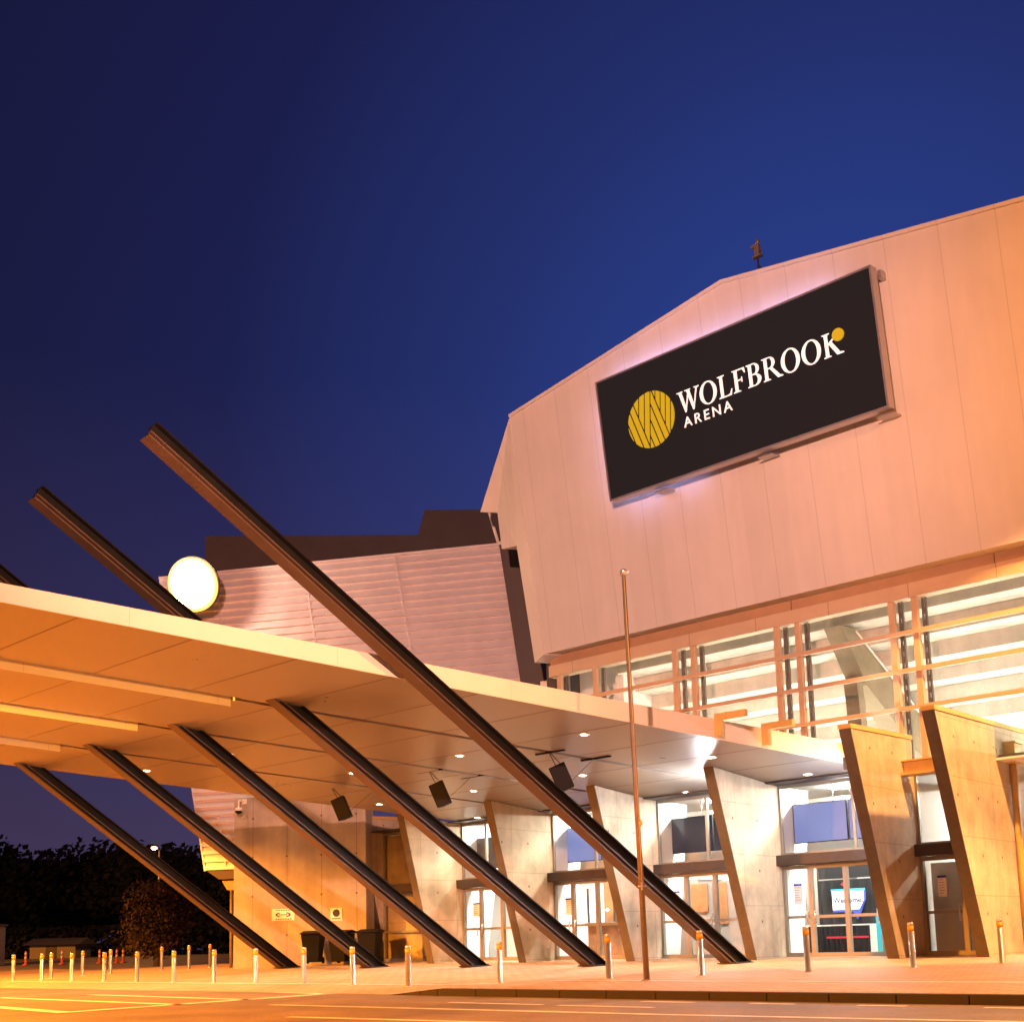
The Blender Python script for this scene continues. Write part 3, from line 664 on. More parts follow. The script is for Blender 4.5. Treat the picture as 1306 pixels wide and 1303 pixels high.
# ------------------------------------------------------------------ roof mast, floodlight, wall lamps
mf = at(FAC, L(5.43, 1.2, 17.3)) @ Matrix.Scale(.85, 4)
mast = thing('roof_mast', 'small weather instrument mast with guy stays on the roof ridge', 'mast', mf)
MB().tube((0, 0, -.1), (0, 0, .95), .028).build('pole', M['dark_steel'], mast, mf)
MB().box((-.15, -.08, .80), (.15, .08, .84)).box((-.07, -.07, .841), (.08, .07, 1.14)).box((-.20, -.05, 1.141), (.06, .05, 1.22)).tube((.0, 0, 1.22), (.02, 0, 1.34), .06).build('instrument', M['stud'], mast, mf)
MB().path([(0, 0, .55), (.42, 0, .0)], .016, 6).path([(0, 0, .40), (.22, .1, -.05)], .016, 6).build('stay', M['dark_steel'], mast, mf)
ff = Matrix.Translation((-10.6, 38.7, 13.2))
fld = thing('floodlight', 'glaring sodium floodlight on a bracket at the top of the boarded wing wall', 'floodlight', ff)
ffr = ff @ Matrix.Rotation(R(-14), 4, 'Z') @ Matrix.Rotation(R(20), 4, 'X') @ Matrix.Scale(1.7, 4)  # head enlarged toward the size of its glare
MB().lathe([(.56, -.02), (.56, .0), (.50, -.0)][:2] + [(.56, .0)] if False else [(.20, -.34), (.48, -.22), (.56, -.06), (.56, -.002)], n=40).build('housing', M['dark_steel'], fld, ffr @ Matrix.Translation((0, -.101, 0)) @ Matrix.Rotation(R(90), 4, 'X'))
MB().lathe([(.54, 0), (.54, .03), (.475, .045)], n=40).build('rim', M['flood_rim'], fld, ffr @ Matrix.Translation((0, -.101, 0)) @ Matrix.Rotation(R(90), 4, 'X'))
MB().lathe([(.472, .046), (.43, .075)], n=40).build('glow_ring', M['flood_edge'], fld, ffr @ Matrix.Translation((0, -.101, 0)) @ Matrix.Rotation(R(90), 4, 'X'))
MB().lathe([(.428, .076), (.34, .14), (.16, .18)], n=40).build('lens', M['lens_flood'], fld, ffr @ Matrix.Translation((0, -.101, 0)) @ Matrix.Rotation(R(90), 4, 'X'))
MB().path([(0, .2, 0), (0, .6, -.35), (0, 1.3, -.35)], .06).build('arm', M['dark_steel'], fld, ff)
WLP = [((4.45 - TH, 2.35, 3.95), 'small white wall lamp on the fin left of the welcome doors'), ((8.0 - TH, 2.05, 3.38), 'upper of two small white lamps on the fin right of the welcome doors'), ((8.0 - TH, 1.75, 2.98), 'lower of two small white lamps on the fin right of the welcome doors')]
w0 = thing('wall_lamp', WLP[0][1], 'wall lamp', at(FAC, L(*WLP[0][0])), 'small white lamps on the fins')
MB().box((-.10, -.06, -.08), (-.002, .06, .08)).build('housing', M['frame'], w0, WM[w0])
MB().lathe([(.055, 0), (.05, .04), (.02, .06)], n=14).build('lens', M['lens_white'], w0, WM[w0] @ Matrix.Translation((-.101, 0, 0)) @ Matrix.Rotation(R(-90), 4, 'Y'))
for p, lab in WLP[1:]: copy_tree(w0, at(FAC, L(*p)), lab)

# ------------------------------------------------------------------ bollards
BOL = [(11.12, 3.94), (10.04, 5.37), (8.67, 6.74), (7.03, 7.73), (5.77, 8.86), (3.02, 8.87), (1.39, 9.85), (-.57, 9.67), (-2.84, 9.23), (-4.58, 9.33), (-6.57, 9.18), (-8.27, 9.28), (-10.42, 9.1), (-12.33, 9.03), (-14.1, 9.11), (-16.13, 9.04), (-17.9, 9.11),
       (-17.08, 2.43), (-16.68, 3.54), (-17.44, 4.13), (-17.58, 5.96), (-18.01, 6.73), (-17.56, 8.03)]
BLB = ['farthest right, before the yellow-lit fin', 'between the two sets of glass doors on the right', 'in front of the doors with the welcome banner', 'beside the foot of the longest slanting beam', 'left of the flagpole foot', 'before the second beam foot, over the kerb', 'by the left end of the kerb', 'in front of the right wheelie bin', 'in front of the left wheelie bin', 'before the foot of the leftmost beam',
       'tenth of front row, just left of the concrete wall', 'eleventh in the long front row', 'twelfth in the long front row', 'fourth from the left end of the front row', 'third from the left end of the front row', 'second from the left end of the front row', 'leftmost in the front row',
       'back row, rightmost, overlapping a front one', 'back row, second from the right', 'back row, below the round russet tree', 'back row, third from its left end', 'back row, second from its left end', 'back row, leftmost']
def bfr(s, t): return at(FAC, L(s, t, pave(s, t)))
b0 = thing('bollard', 'stainless steel bollard with amber band, ' + BLB[0], 'bollard', bfr(*BOL[0]), 'stainless bollards along the forecourt')
MB().lathe([(.085, .002), (.085, .012), (.056, .014), (.056, .66)], n=20).build('post', M['steel'], b0, WM[b0])
MB().lathe([(.0575, .661), (.0575, .755)], n=20).build('reflective_band', M['reflect'], b0, WM[b0])
MB().lathe([(.056, .7555), (.056, .80), (.050, .815), (.02, .822)], n=20).build('cap', M['steel'], b0, WM[b0])
for (s, t), w in list(zip(BOL, BLB))[1:]: copy_tree(b0, bfr(s, t) @ Matrix.Rotation(random.uniform(-.012, .012), 4, 'Y'), 'stainless steel bollard with amber band, ' + w)

# ------------------------------------------------------------------ flagpole
pf = Matrix.Translation((2.25, 20.74, .15)) @ Matrix.Rotation(R(-.95), 4, 'Y')
fp = thing('flagpole', 'bare tan flagpole standing on the paving in front of the entrance', 'flagpole', pf)
MB().tube((0, 0, 0), (0, 0, 7.38), .052, .036, 16).build('pole', M['pole'], fp, pf)
MB().lathe([(.055, 7.30), (.055, 7.36), (.07, 7.385), (.03, 7.42)]).box((.03, -.02, 7.33), (.10, .02, 7.38)).build('cap', M['steel'], fp, pf)
MB().box((-.015, -.085, 1.58), (.015, -.045, 1.72)).tube((-.07, -.075, 1.65), (.07, -.075, 1.65), .012).build('cleat', M['steel'], fp, pf)
MB().path([(.01, -.055, 1.65), (.02, -.058, 3.1), (.0, -.05, 7.3)], .006, 6).lathe([(.0, 2.7), (.05, 2.76), (.0, 2.82)], (.05, -.03, 0), 8).build('halyard', M['yellow'], fp, pf)
MB().lathe([(.11, .0), (.11, .02), (.06, .05)]).build('base_collar', M['pole'], fp, pf)

# ------------------------------------------------------------------ wheelie bins, wall signs, camera, junction box
def bin_frame(a, out, rz): return LOU @ Matrix.Translation((-a, -out, .36)) @ Matrix.Rotation(R(rz), 4, 'Z')
bn = thing('wheelie_bin', 'black wheelie bin by the concrete wall, left of the other with its lid sloping', 'wheelie bin', bin_frame(6.15, 1.1, 8), 'black wheelie bins by the concrete wall')
def taper(w0, d0, z0, w1, d1, z1):
    m_ = MB(); lo = [(-w0, -d0, z0), (w0, -d0, z0), (w0, d0, z0), (-w0, d0, z0)]; hi = [(-w1, -d1, z1), (w1, -d1, z1), (w1, d1, z1), (-w1, d1, z1)]
    m_.v = [Vector(p) for p in lo + hi]; m_.f = [[3, 2, 1, 0], [4, 5, 6, 7]] + [[j, (j + 1) % 4, 4 + (j + 1) % 4, 4 + j] for j in range(4)]; m_.sm = [False] * 6; return m_
taper(.23, .25, .05, .32, .36, .93).build('body', M['bin'], bn, WM[bn], .02)
MB().prism([(-.35, -.40, .935), (-.35, .40, .935), (-.35, .40, 1.0), (-.35, .1, 1.05), (-.35, -.40, .97)], (.70, 0, 0)).build('lid', M['bin'], bn, WM[bn], .015)
for sx in (-1, 1): MB().tube((.25 * sx - .03, .30, .10), (.25 * sx + .03, .30, .10), .10, n=16).build('wheel', M['black'], bn, WM[bn])
MB().tube((-.24, .43, .96), (.24, .43, .96), .02).build('handle', M['bin'], bn, WM[bn])
copy_tree(bn, bin_frame(5.15, 1.2, -6), 'black wheelie bin by the concrete wall, right of the other and nearer the fin')
copy_tree(bn, bin_frame(4.15, 1.3, 0), 'black wheelie bin mostly hidden behind the pink lit fin')
sg = LOU @ Matrix.Translation((-7.44, -.512, 1.97))
ws = thing('wall_sign', 'white rectangular notice with dark oval emblem on the concrete wall', 'sign', sg)
MB().box((-.40, -.006, -.19), (.40, .010, .19)).build('plate', M['paper'], ws, sg)
em = MB(); lift[0] = 0
for i in range(24):
    u, v = 2 * math.pi * i / 24, 2 * math.pi * (i + 1) / 24
    if abs(math.sin((u + v) / 2)) > .86: continue
    em.prism([(.27 * math.cos(u), -.007, .09 * math.sin(u)), (.27 * math.cos(v), -.007, .09 * math.sin(v)), (.20 * math.cos(v), -.007, .055 * math.sin(v)), (.20 * math.cos(u), -.007, .055 * math.sin(u))], (0, -.004, 0))
for z, w in ((.145, .25), (-.145, .27)):
    x = -w
    while x < w: em.box((x, -.010, z - .018), (x + .055, -.007, z + .018)); x += .085
x = -.14
while x < .13: em.box((x, -.010, -.02), (x + .04, -.007, .02)); x += .06
em.build('print', M['ink'], ws, sg)
sg = LOU @ Matrix.Translation((-5.58, -.512, 1.93))
ws = thing('wall_sign', 'small square notice with a dark round symbol on the concrete wall above the bins', 'sign', sg)
MB().box((-.20, -.006, -.21), (.20, .010, .21)).build('plate', M['paper'], ws, sg)
MB().lathe([(.125, 0), (.125, .004)], n=28).build('round_symbol', M['ink'], ws, sg @ Matrix.Translation((0, -.0065, .04)) @ Matrix.Rotation(R(90), 4, 'X'))
MB().box((-.15, -.010, -.16), (.15, -.0065, -.125)).build('caption', M['red'], ws, sg)
cf = LOU @ Matrix.Translation((-8.84, -.5, 5.62))
cc = thing('security_camera', 'white dome security camera hanging from an arm on the concrete wall', 'camera', cf)
MB().path([(0, 0, .18), (0, -.45, .18), (0, -.45, -.08)], .025).box((-.08, -.03, .10), (.08, .003, .26)).build('arm', M['white'], cc, cf)
MB().lathe([(.05, -.06), (.12, -.10), (.13, -.18)], (0, -.45, 0)).build('housing', M['white'], cc, cf)
MB().lathe([(.115, -.181), (.10, -.25), (.04, -.29)], (0, -.45, 0)).build('dome', M['black'], cc, cf)
jf = at(FAC, L(9.85, -.84, 4.8))
jb = thing('junction_box', 'yellow lit junction box with conduit running down the rightmost concrete fin', 'junction box', jf)
MB().box((.004, -.21, -.22), (.24, .21, .22)).build('box', M['yellow'], jb, jf, .01)
MB().box((-.0, -.25, .2203), (.28, .25, .26)).build('lid', M['yellow'], jb, jf)
MB().box((.2403, -.02, -.06), (.2435, .14, -.03)).build('vent_slot', M['ink'], jb, jf)
MB().tube((.09, .02, -.222), (.09, .02, -4.4), .075).build('conduit', M['yellow'], jb, jf)

# ------------------------------------------------------------------ inside the foyer, seen through the glass
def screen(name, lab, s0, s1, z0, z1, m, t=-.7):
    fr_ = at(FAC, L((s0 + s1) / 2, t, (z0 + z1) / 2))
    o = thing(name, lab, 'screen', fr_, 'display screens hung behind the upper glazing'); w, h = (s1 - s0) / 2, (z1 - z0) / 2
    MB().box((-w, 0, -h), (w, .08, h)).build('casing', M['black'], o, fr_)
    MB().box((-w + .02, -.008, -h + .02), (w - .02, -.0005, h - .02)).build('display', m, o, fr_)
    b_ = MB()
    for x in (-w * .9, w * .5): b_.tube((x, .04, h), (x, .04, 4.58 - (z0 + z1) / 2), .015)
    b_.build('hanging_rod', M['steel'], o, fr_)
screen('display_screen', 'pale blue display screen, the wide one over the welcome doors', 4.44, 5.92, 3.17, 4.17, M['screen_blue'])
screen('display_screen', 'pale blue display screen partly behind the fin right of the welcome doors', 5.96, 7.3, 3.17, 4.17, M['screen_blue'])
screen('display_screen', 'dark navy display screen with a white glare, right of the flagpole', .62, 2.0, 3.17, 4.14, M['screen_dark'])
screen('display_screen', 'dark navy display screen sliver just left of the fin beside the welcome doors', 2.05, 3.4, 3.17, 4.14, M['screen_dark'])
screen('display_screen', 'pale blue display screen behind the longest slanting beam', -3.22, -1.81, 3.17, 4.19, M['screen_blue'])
screen('display_screen', 'blank dark brown display screen in the second glazed bay from the left', -7.05, -5.4, 3.2, 4.18, M['dark_wall'])
def notice(s0, s1, z0, z1, lab, t=-.012):
    fr_ = at(FAC, L((s0 + s1) / 2, t, (z0 + z1) / 2)); w, h = (s1 - s0) / 2, (z1 - z0) / 2
    o = thing('paper_notice', lab, 'notice', fr_, 'paper notices on the entrance doors')
    MB().box((-w, 0, -h), (w, .004, h)).build('sheet', M['paper'], o, fr_)
    MB().box((-w, -.004, h * .78), (w, -.0005, h)).build('header', M['blue'], o, fr_)
    k_ = MB(); z = h * .6
    while z > -h * .7: k_.box((-w * .75, -.003, z - .006), (w * random.uniform(.2, .75), -.0005, z + .006)); z -= .06
    k_.build('text_lines', M['grey'], o, fr_)
notice(4.72, 4.95, 1.63, 2.13, 'tall white notice on the glass left of the welcome banner')
notice(8.36, 8.56, 1.65, 2.13, 'white notice on the single door by the rightmost fin')
notice(1.08, 1.34, 1.66, 2.12, 'white notice on the door glass right of the flagpole')
notice(-2.65, -2.35, 1.61, 2.1, 'white notice on the doors left of the warm lit bar')
notice(-6.40, -6.11, 1.69, 2.11, 'white notice on the leftmost pair of glass doors')
bf = at(FAC, L(4.9, -2.55, FZ))
bd = thing('display_backdrop', 'black fabric display backdrop standing behind the doors', 'backdrop', bf)
m_ = MB(); xs_ = [-.86 + 1.75 * i / 24 for i in range(25)]
for i in range(24): m_.poly([(xs_[i], .02 * math.sin(i * 1.7), .75), (xs_[i + 1], .02 * math.sin((i + 1) * 1.7), .75), (xs_[i + 1], .012 * math.sin((i + 1) * 1.7), 1.92), (xs_[i], .012 * math.sin(i * 1.7), 1.92)], True)
m_.build('fabric', M['black'], bd, bf)
MB().tube((-.88, .03, 0), (-.88, .03, 2.5), .02).tube((.91, .03, 0), (.91, .03, 2.5), .02).tube((-.88, .03, 1.93), (.91, .03, 1.93), .02).box((-.86, .04, 1.98), (.9, .06, 2.5)).build('frame', M['black'], bd, bf)
wf = at(FAC, L(4.93, -2.48, 1.74))
wsn = thing('welcome_sign', 'white speech bubble sign reading Welcome with green and blue edges on black backdrop', 'sign', wf)
MB().prism([(-.47, 0, -.28), (.12, 0, -.28), (.22, 0, -.46), (.30, 0, -.28), (.42, 0, -.05), (.45, 0, .28), (-.47, 0, .28)], (0, .012, 0)).build('bubble', M['paper'], wsn, wf)
MB().box((-.49, -.004, .25), (.46, .013, .30)).build('green_edge', M['teal'], wsn, wf)
MB().prism([(-.47, -.003, -.30), (.10, -.003, -.30), (.21, -.003, -.50), (.33, -.003, -.30), (.47, -.003, .0), (.48, -.003, .25), (.43, -.003, .25), (.42, -.003, -.02), (.28, -.003, -.24), (-.47, -.003, -.24)], (0, .0125, 0)).build('blue_edge', M['blue'], wsn, wf)
text_obj('Welcome!', .20, at(wf, (-.02, -.006, -.06)) @ UPR, M['ink'], wsn, .003, .002, 'CENTER')
MB().lathe([(.0, -.07), (.07, 0), (.0, .07)], (-.12, 0, .42), 12).build('ornament', M['red'], wsn, wf)
tf = at(FAC, L(4.92, -2.1, FZ))
dt_ = thing('draped_table', 'trestle table under a pleated black cloth with a red stripe behind the doors', 'table', tf)
MB().box((-.87, -.3, .74), (.87, .35, .77)).build('tabletop', M['white'], dt_, tf)
m_ = MB()
for i in range(60):
    x0, x1 = -.88 + 1.76 * i / 60, -.88 + 1.76 * (i + 1) / 60; f0, f1 = .022 * math.sin(i * 1.25), .022 * math.sin((i + 1) * 1.25)
    m_.poly([(x0, -.33 + f0, .05), (x1, -.33 + f1, .05), (x1, -.32 + f1 * .5, .735), (x0, -.32 + f0 * .5, .735)], True)
m_.build('skirt', M['black'], dt_, tf)
m_ = MB()
for i in range(30):
    x0, x1 = -.30 + 1.15 * i / 30, -.30 + 1.15 * (i + 1) / 30
    m_.poly([(x0, -.362, .42), (x1, -.362, .42), (x1, -.362, .47), (x0, -.362, .47)])
m_.build('stripe', M['red'], dt_, tf)
for i, (dx, m__) in enumerate(((1.05, 'teal'), (1.3, 'blue'))):
    pf_ = at(FAC, L(4.92 + dx, -2.0, FZ))
    o = thing('pull_up_banner', ('teal' if i == 0 else 'deep blue') + ' pull-up banner standing right of the draped table', 'banner', pf_)
    MB().box((-.11, -.05, 0), (.11, .05, .06)).build('base', M['alu'], o, pf_); MB().box((-.10, -.004, .061), (.10, .004, .95)).build('sheet', M[m__], o, pf_)
gf = at(FAC, L(9.55, -1.0, FZ))
o = thing('pull_up_banner', 'blue patterned banner low behind the single right-hand door', 'banner', gf); MB().box((-.28, -.05, 0), (.28, .05, .06)).build('base', M['alu'], o, gf); MB().box((-.26, -.004, .061), (.26, .004, .95)).build('sheet', M['teal'], o, gf)
sf_ = at(FAC, L(8.72, -.45, FZ))
o = tag(MB().box((-.68, 0, 0), (.25, .05, 2.1)).build('door_leaf', M['door_grey'], None, sf_), 'plain grey inner door leaf standing behind the single right-hand glass door', 'door')
brf = at(FAC, L(-2.75, -2.3, FZ))
bar = thing('bar_counter', 'warm lit wooden bar counter with shelf behind the glass doors', 'bar', brf)
MB().box((-.75, -.25, 0), (1.1, .25, 1.0)).build('front', M['wood'], bar, brf); MB().box((-.8, -.32, 1.003), (1.15, .32, 1.06)).build('counter_top', M['grey'], bar, brf)
MB().box((-.75, .6, .3), (1.1, .75, 2.3)).build('back_shelf', M['wood'], bar, brf)
for x in (-.55, -.1, .75): MB().lathe([(.0, -.05), (.05, 0), (.0, .05)], (x, .5, 1.45), 10).build('bulb', M['bulb'], bar, brf)
for x in (-.7, .3, 1.05): MB().box((x, -.31, 1.063), (x + .05, -.26, 2.1)).build('upright', M['dark_steel'], bar, brf)
cbf = at(FAC, L(.55, -2.4, FZ))
cab = thing('wooden_cabinet', 'brown wooden cabinet with pale front panel inside the doors right of the flagpole', 'cabinet', cbf)
MB().box((-.5, 0, 0), (1.3, .6, 2.1)).build('carcass', M['grey'], cab, cbf); MB().box((-.45, -.03, 1.25), (.1, -.002, 2.05)).build('upper_door', M['wood'], cab, cbf); MB().box((.3, -.03, .9), (.75, -.002, 2.05)).build('tall_door', M['wood'], cab, cbf)

# ------------------------------------------------------------------ far left: trees, lamp, shed, delineators
def crown_mesh(rx, ry, rz, n, size, seed, lumps, m, base):
    rnd = random.Random(seed); mb = MB()
    cl = []
    for i in range(lumps):
        a = rnd.uniform(0, 2 * math.pi); u = rnd.uniform(-.75, .9); r = math.sqrt(max(0, 1 - u * u)) * rnd.uniform(.35, .8)
        cl.append((Vector((r * math.cos(a) * rx, r * math.sin(a) * ry, u * rz * .75)), rnd.uniform(.25, .48)))
    for i in range(n):
        c, k_ = rnd.choice(cl); d = Vector((rnd.gauss(0, 1), rnd.gauss(0, 1), rnd.gauss(0, 1))).normalized() * (rnd.random() ** .45)
        p = c + Vector((d.x * rx * k_, d.y * ry * k_, d.z * rz * k_)) + Vector((0, 0, base))
        if p.z < base - rz * .95: continue
        q = Vector((rnd.gauss(0, 1), rnd.gauss(0, 1), rnd.gauss(0, 1))).normalized(); a = q.orthogonal().normalized(); b_ = q.cross(a); s_ = size * rnd.uniform(.6, 1.3)
        mb.poly([p - a * s_, p - b_ * s_ * .6, p + a * s_, p + b_ * s_ * .6])
    return mb
def trunk_mesh(h, r, rx, base, rz, seed):
    rnd = random.Random(seed); mb = MB(); mb.tube((0, 0, -.2), (.05, 0, base - rz * .2), r, r * .6, 10)
    for i in range(6):
        a = i * 1.05 + rnd.uniform(-.3, .3); mb.tube((.03, 0, base - rz * (.75 - .08 * i)), (rx * .55 * math.cos(a), rx * .55 * math.sin(a), base + rz * rnd.uniform(-.2, .4)), r * .4, r * .12, 6)
    return mb
def tree(lab, x, y, rx, rz, base, n, size, m, seed, group, lumps=26):
    f_ = Matrix.Translation((x, y, rise(x, y))); o = thing('tree', lab, 'tree', f_, group)
    trunk_mesh(base, rx * .07 + .08, rx, base, rz, seed).build('trunk', M['bark'], o, f_); crown_mesh(rx, rx, rz, n, size, seed, lumps, m, base).build('crown', m, o, f_); return o
tree('round crowned russet tree catching the lamp light behind the bollards', -16.6, 55, 1.95, 1.95, 2.1, 8000, .085, M['leaf_russet'], 3, None, 46)
TR = [(-37.5, 82, 5.2, 5.6, 5.6, 'dark tree at the left edge of the far tree line'), (-33, 79, 4.6, 4.6, 4.9, 'dark tree over the orange lit shed wall'), (-30.5, 84, 4.4, 4.6, 5.0, 'dark tree just right of the shed'), (-27, 80, 4.6, 4.4, 5.3, 'tall dark tree behind the cones'), (-22.8, 83, 4.3, 4.5, 5.0, 'dark tree behind the far street lamp'), (-19, 78, 3.6, 3.9, 4.0, 'dark tree behind the russet tree'), (-15.2, 76, 3.6, 4.3, 4.6, 'dark tree beside the boarded wing wall')]
for i, (x, y, rx, rz, bs, lab) in enumerate(TR): tree(lab, x, y, rx, rz * .82, bs * .80, 5200, .26, M['leaf_dark'], 20 + i, 'dark trees along the far edge', 30)
hg = thing('hedge', 'long dark clipped hedge below the far trees', 'hedge', Matrix.Translation((-27, 74, .6)))
hm = MB(); rnd = random.Random(4)
for i in range(9000):
    p = Vector((rnd.uniform(-22, 16), rnd.uniform(-.8, .8), rnd.uniform(0, 1.9) )); q = Vector((rnd.gauss(0, 1), rnd.gauss(0, 1), rnd.gauss(0, 1))).normalized(); a = q.orthogonal().normalized(); b_ = q.cross(a); s_ = rnd.uniform(.1, .26)
    hm.poly([p - a * s_, p - b_ * s_ * .7, p + a * s_, p + b_ * s_ * .7])
hm.build('foliage', M['leaf_dark'], hg, WM[hg])
sl = Matrix.Translation((-21.15, 70, .6))
lamp = thing('street_lamp', 'distant street lamp with a small orange light in front of the dark trees', 'street lamp', sl)
MB().tube((0, 0, 0), (0, 0, 6.3), .08, .05).path([(0, 0, 6.25), (.0, -.7, 6.4)], .04).build('pole', M['dark_steel'], lamp, sl)
MB().box((-.14, -1.25, 6.36), (.14, -.65, 6.46)).build('head', M['dark_steel'], lamp, sl)
MB().lathe([(.06, 0), (.16, .04), (.16, .12), (.06, .16)], (0, -1.0, 6.19), 14).build('lens', M['lens_street'], lamp, sl)
shf = Matrix.Translation((-27.4, 70, .6))
sh = thing('shed', 'low grey shed with a dark roof far behind the bollards', 'shed', shf)
MB().box((-1.3, 0, 0), (1.4, 2.5, .80)).build('wall', M['grey'], sh, shf)
MB().prism([(-1.6, -.4, .803), (-1.6, 2.9, .803), (-1.6, 1.2, 1.2)], (3.3, 0, 0)).build('roof', M['roofing'], sh, shf)
MB().box((-.35, -.02, 0), (.3, -.003, .75)).build('door', M['dark_wall'], sh, shf)
gsf = Matrix.Translation((-26.5, 59.5, .35))
gs = thing('gatehouse', 'orange lit pale hut corner at the far left edge', 'hut', gsf)
MB().box((-2.0, 0, 0), (.0, 2, 2.0)).build('wall', M['brickpaint'], gs, gsf); MB().box((-2.1, -.1, 2.003), (.1, 2.1, 2.12)).build('roof', M['roofing'], gs, gsf)
DELS = [(-24.78, .45, 'leftmost and shortest of the traffic posts by the dark hedge'), (-22.95, .8, 'tallest of the far orange traffic posts, alone under the shed'), (-21.05, .72, 'orange traffic post, first of the group of four from the left'), (-20.46, .55, 'orange traffic post, second of the group of four from the left'), (-20.18, .66, 'orange traffic post, third of the group of four from the left'), (-19.86, .7, 'orange traffic post, rightmost of the group of four')]
dl0 = thing('traffic_post', DELS[0][2], 'traffic post', Matrix.Translation((DELS[0][0], 60, rise(DELS[0][0], 60))), 'orange traffic posts on the far forecourt')
MB().lathe([(.16, 0), (.16, .05), (.06, .06), (.05, .7)], n=12).build('cone', M['cone_orange'], dl0, WM[dl0])
MB().lathe([(.062, .30), (.060, .42)], n=12).lathe([(.058, .52), (.056, .63)], n=12).build('reflective_sleeve', M['paper'], dl0, WM[dl0])
for x, h, lab in DELS[1:]: copy_tree(dl0, Matrix.Translation((x, 60, rise(x, 60))), lab)

# ------------------------------------------------------------------ lights
SOD = (1.0, .43, .105)
def point(name, loc, P, col, r=.25, kind='POINT', target=None, ang=120, blend=.4):
    l = bpy.data.lights.new(name, kind); l.energy = P; l.color = col; l.shadow_soft_size = r
    o = bpy.data.objects.new(name, l); COL.objects.link(o); o.location = loc
    if kind == 'SPOT':
        l.spot_size = R(ang); l.spot_blend = blend
        o.rotation_euler = (Vector(target) - Vector(loc)).to_track_quat('-Z', 'Y').to_euler()
    return o
def street(loc, P, col, ang=152): point('unseen_sodium_light', loc, P, col, .2, 'SPOT', (loc[0], loc[1] + .001, 0), ang, .12)  # unseen lamps without posts, placed to brighten the ground
point('unseen_sodium_light', (12.15, 19, 13), 18000, (1, .45, .13), .2, 'SPOT', (9.2, 26.4, 2.6), 46, .35)  # unseen lamp, cone narrowed onto the fins
point('added_facade_fill', (15, 4, 14), 30000, (1, .33, .04), .2, 'SPOT', (15.5, 24, 13.5), 44, 1)  # added spot without a fixture, turns the hall's right end orange
point('added_facade_fill', (-4, -4, 9), 58000, (1, .46, .325), .2, 'SPOT', (0, 33, 13.5), 54, .8)  # added spot behind the camera for the hall's pink tone, no fixture
point('unseen_sodium_light', (10, 4, 4.2), 15000, (1, .42, .09), .15, 'SPOT', (-3.5, 20.5, 5.6), 40, .9)  # unseen spot aimed to brighten the slot boards and fascia
street((-15, 16, 6.5), 27000, (1, .28, .02), 164)
street((-20, 33, 8), 30000, (1, .31, .03), 150)
street((-36, 47, 9), 26000, (1, .33, .035), 156)
street((-4, 10, 7.5), 9000, (1, .29, .03), 150)
street((15, 15, 9), 15000, (1, .47, .17), 126)
point('unseen_sodium_light', (-15, 16, 6.5), 19000, (1, .30, .025), .3, 'SPOT', (-3, 29, .3), 56, .8)  # extra spot added to brighten the middle of the paving
point('floodlight_light', (-10.9, 37.0, 13.2), 900, (1, .62, .42), .4)
for s, t, w in DL: point('downlight_light', FAC @ L(s, t, canz(t) - .03), 300, (1, .80, .52), .08, 'SPOT', FAC @ L(s, t, 0), 130, .6)
for p, lab in WLP[:2]: point('wall_lamp_light', FAC @ L(p[0] - .22, p[1], p[2]), 480, (.78, .87, 1), .06)
point('street_lamp_glow', (-21.15, 68.9, 6.5), 700, SOD, .15)

# ------------------------------------------------------------------ dusk sky
w = bpy.data.worlds.new('World'); scn.world = w; w.use_nodes = True; nt = w.node_tree; N = nt.nodes; K = nt.links
bg = N['Background']; bg.inputs['Strength'].default_value = .86
tc = N.new('ShaderNodeTexCoord'); nm = N.new('ShaderNodeVectorMath'); nm.operation = 'NORMALIZE'; K.new(tc.outputs['Generated'], nm.inputs[0])
dp = N.new('ShaderNodeVectorMath'); dp.operation = 'DOT_PRODUCT'; K.new(nm.outputs[0], dp.inputs[0]); gd = Vector((.30, 1, .42)).normalized(); dp.inputs[1].default_value = gd
rp_ = N.new('ShaderNodeValToRGB'); K.new(dp.outputs['Value'], rp_.inputs[0]); cr = rp_.color_ramp
cr.elements[0].position = .0; cr.elements[0].color = (.008, .008, .040, 1)
cr.elements[1].position = 1.0; cr.elements[1].color = (.023, .052, .285, 1)
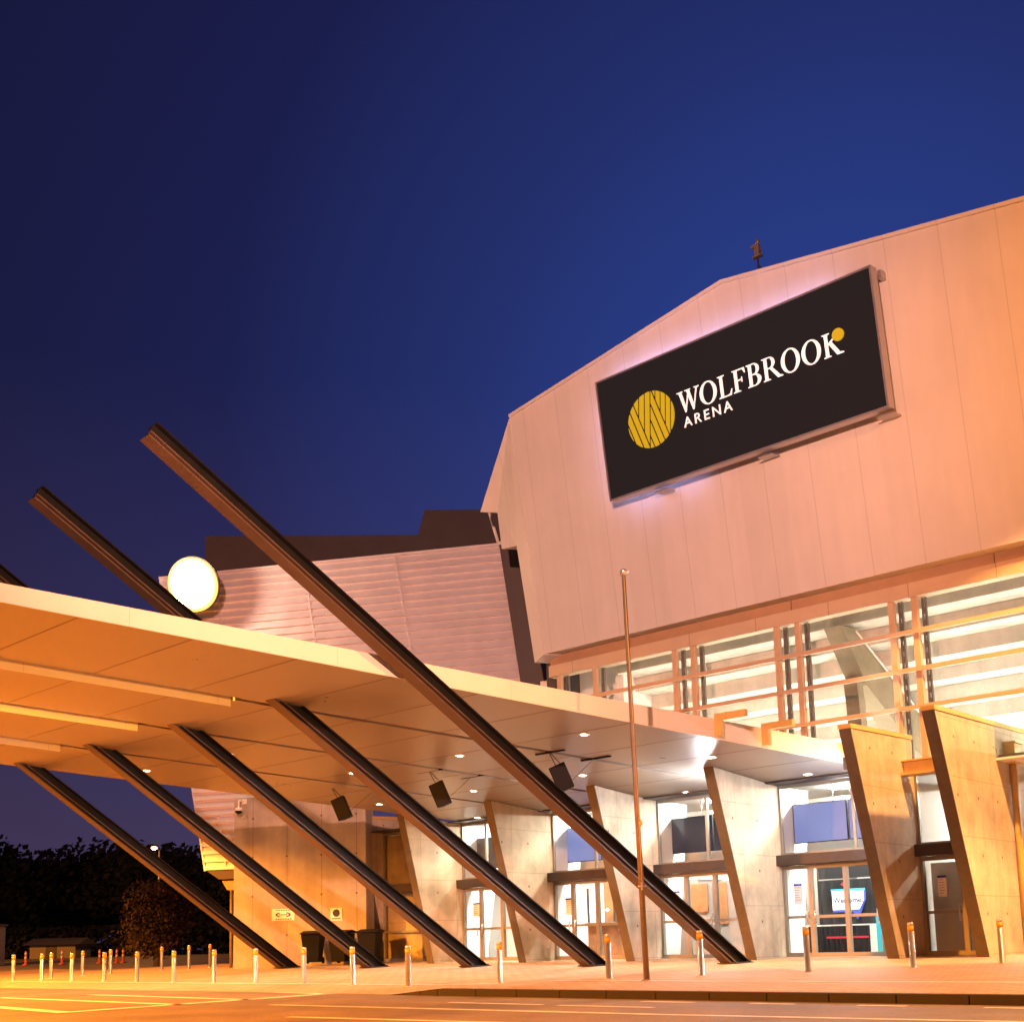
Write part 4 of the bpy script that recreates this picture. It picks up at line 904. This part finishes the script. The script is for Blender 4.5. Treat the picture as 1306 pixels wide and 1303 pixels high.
for p, c in ((.75, (.0085, .0085, .046, 1)), (.88, (.0105, .0125, .078, 1)), (.955, (.017, .030, .165, 1))): e = cr.elements.new(p); e.color = c
sx = N.new('ShaderNodeSeparateXYZ'); K.new(nm.outputs[0], sx.inputs[0])
r2 = N.new('ShaderNodeValToRGB'); K.new(sx.outputs['Z'], r2.inputs[0]); c2 = r2.color_ramp
c2.elements[0].position = 0; c2.elements[0].color = (.042, .024, .052, 1); c2.elements[1].position = .45; c2.elements[1].color = (0, 0, 0, 1)
ad = N.new('ShaderNodeMix'); ad.data_type = 'RGBA'; ad.blend_type = 'ADD'; ad.inputs['Factor'].default_value = 1; K.new(rp_.outputs[0], ad.inputs['A']); K.new(r2.outputs[0], ad.inputs['B'])
sky = N.new('ShaderNodeTexSky'); sky.sky_type = 'NISHITA'; sky.sun_disc = False; sky.sun_elevation = R(-4); sky.sun_rotation = R(15)
a2 = N.new('ShaderNodeMix'); a2.data_type = 'RGBA'; a2.blend_type = 'ADD'; a2.inputs['Factor'].default_value = .10; K.new(ad.outputs['Result'], a2.inputs['A']); K.new(sky.outputs[0], a2.inputs['B'])
K.new(a2.outputs['Result'], bg.inputs['Color'])

# ------------------------------------------------------------------ camera
cam = bpy.data.cameras.new('camera'); co = bpy.data.objects.new('camera', cam); COL.objects.link(co); scn.camera = co
pit, roll = math.atan(211 / 1500), .026
co.location = (0, 0, .9)
co.matrix_world = Matrix.Translation((0, 0, .9)) @ Matrix.Rotation(R(90) + pit, 4, 'X') @ Matrix.Rotation(-roll, 4, 'Z')
cam.sensor_width = 36; cam.sensor_fit = 'HORIZONTAL'; cam.lens = 36 * 1500 / 1306
cam.shift_x = 0; cam.shift_y = (989 - 651.5) / 1306
cam.clip_end = 4000; cam.clip_start = .1
scn.view_settings.view_transform = 'Standard'; scn.view_settings.look = 'None'; scn.view_settings.exposure = 0; scn.view_settings.gamma = 1
scn.render.film_transparent = False
cy = scn.cycles; cy.use_denoising = True; cy.max_bounces = 8; cy.sample_clamp_indirect = 6
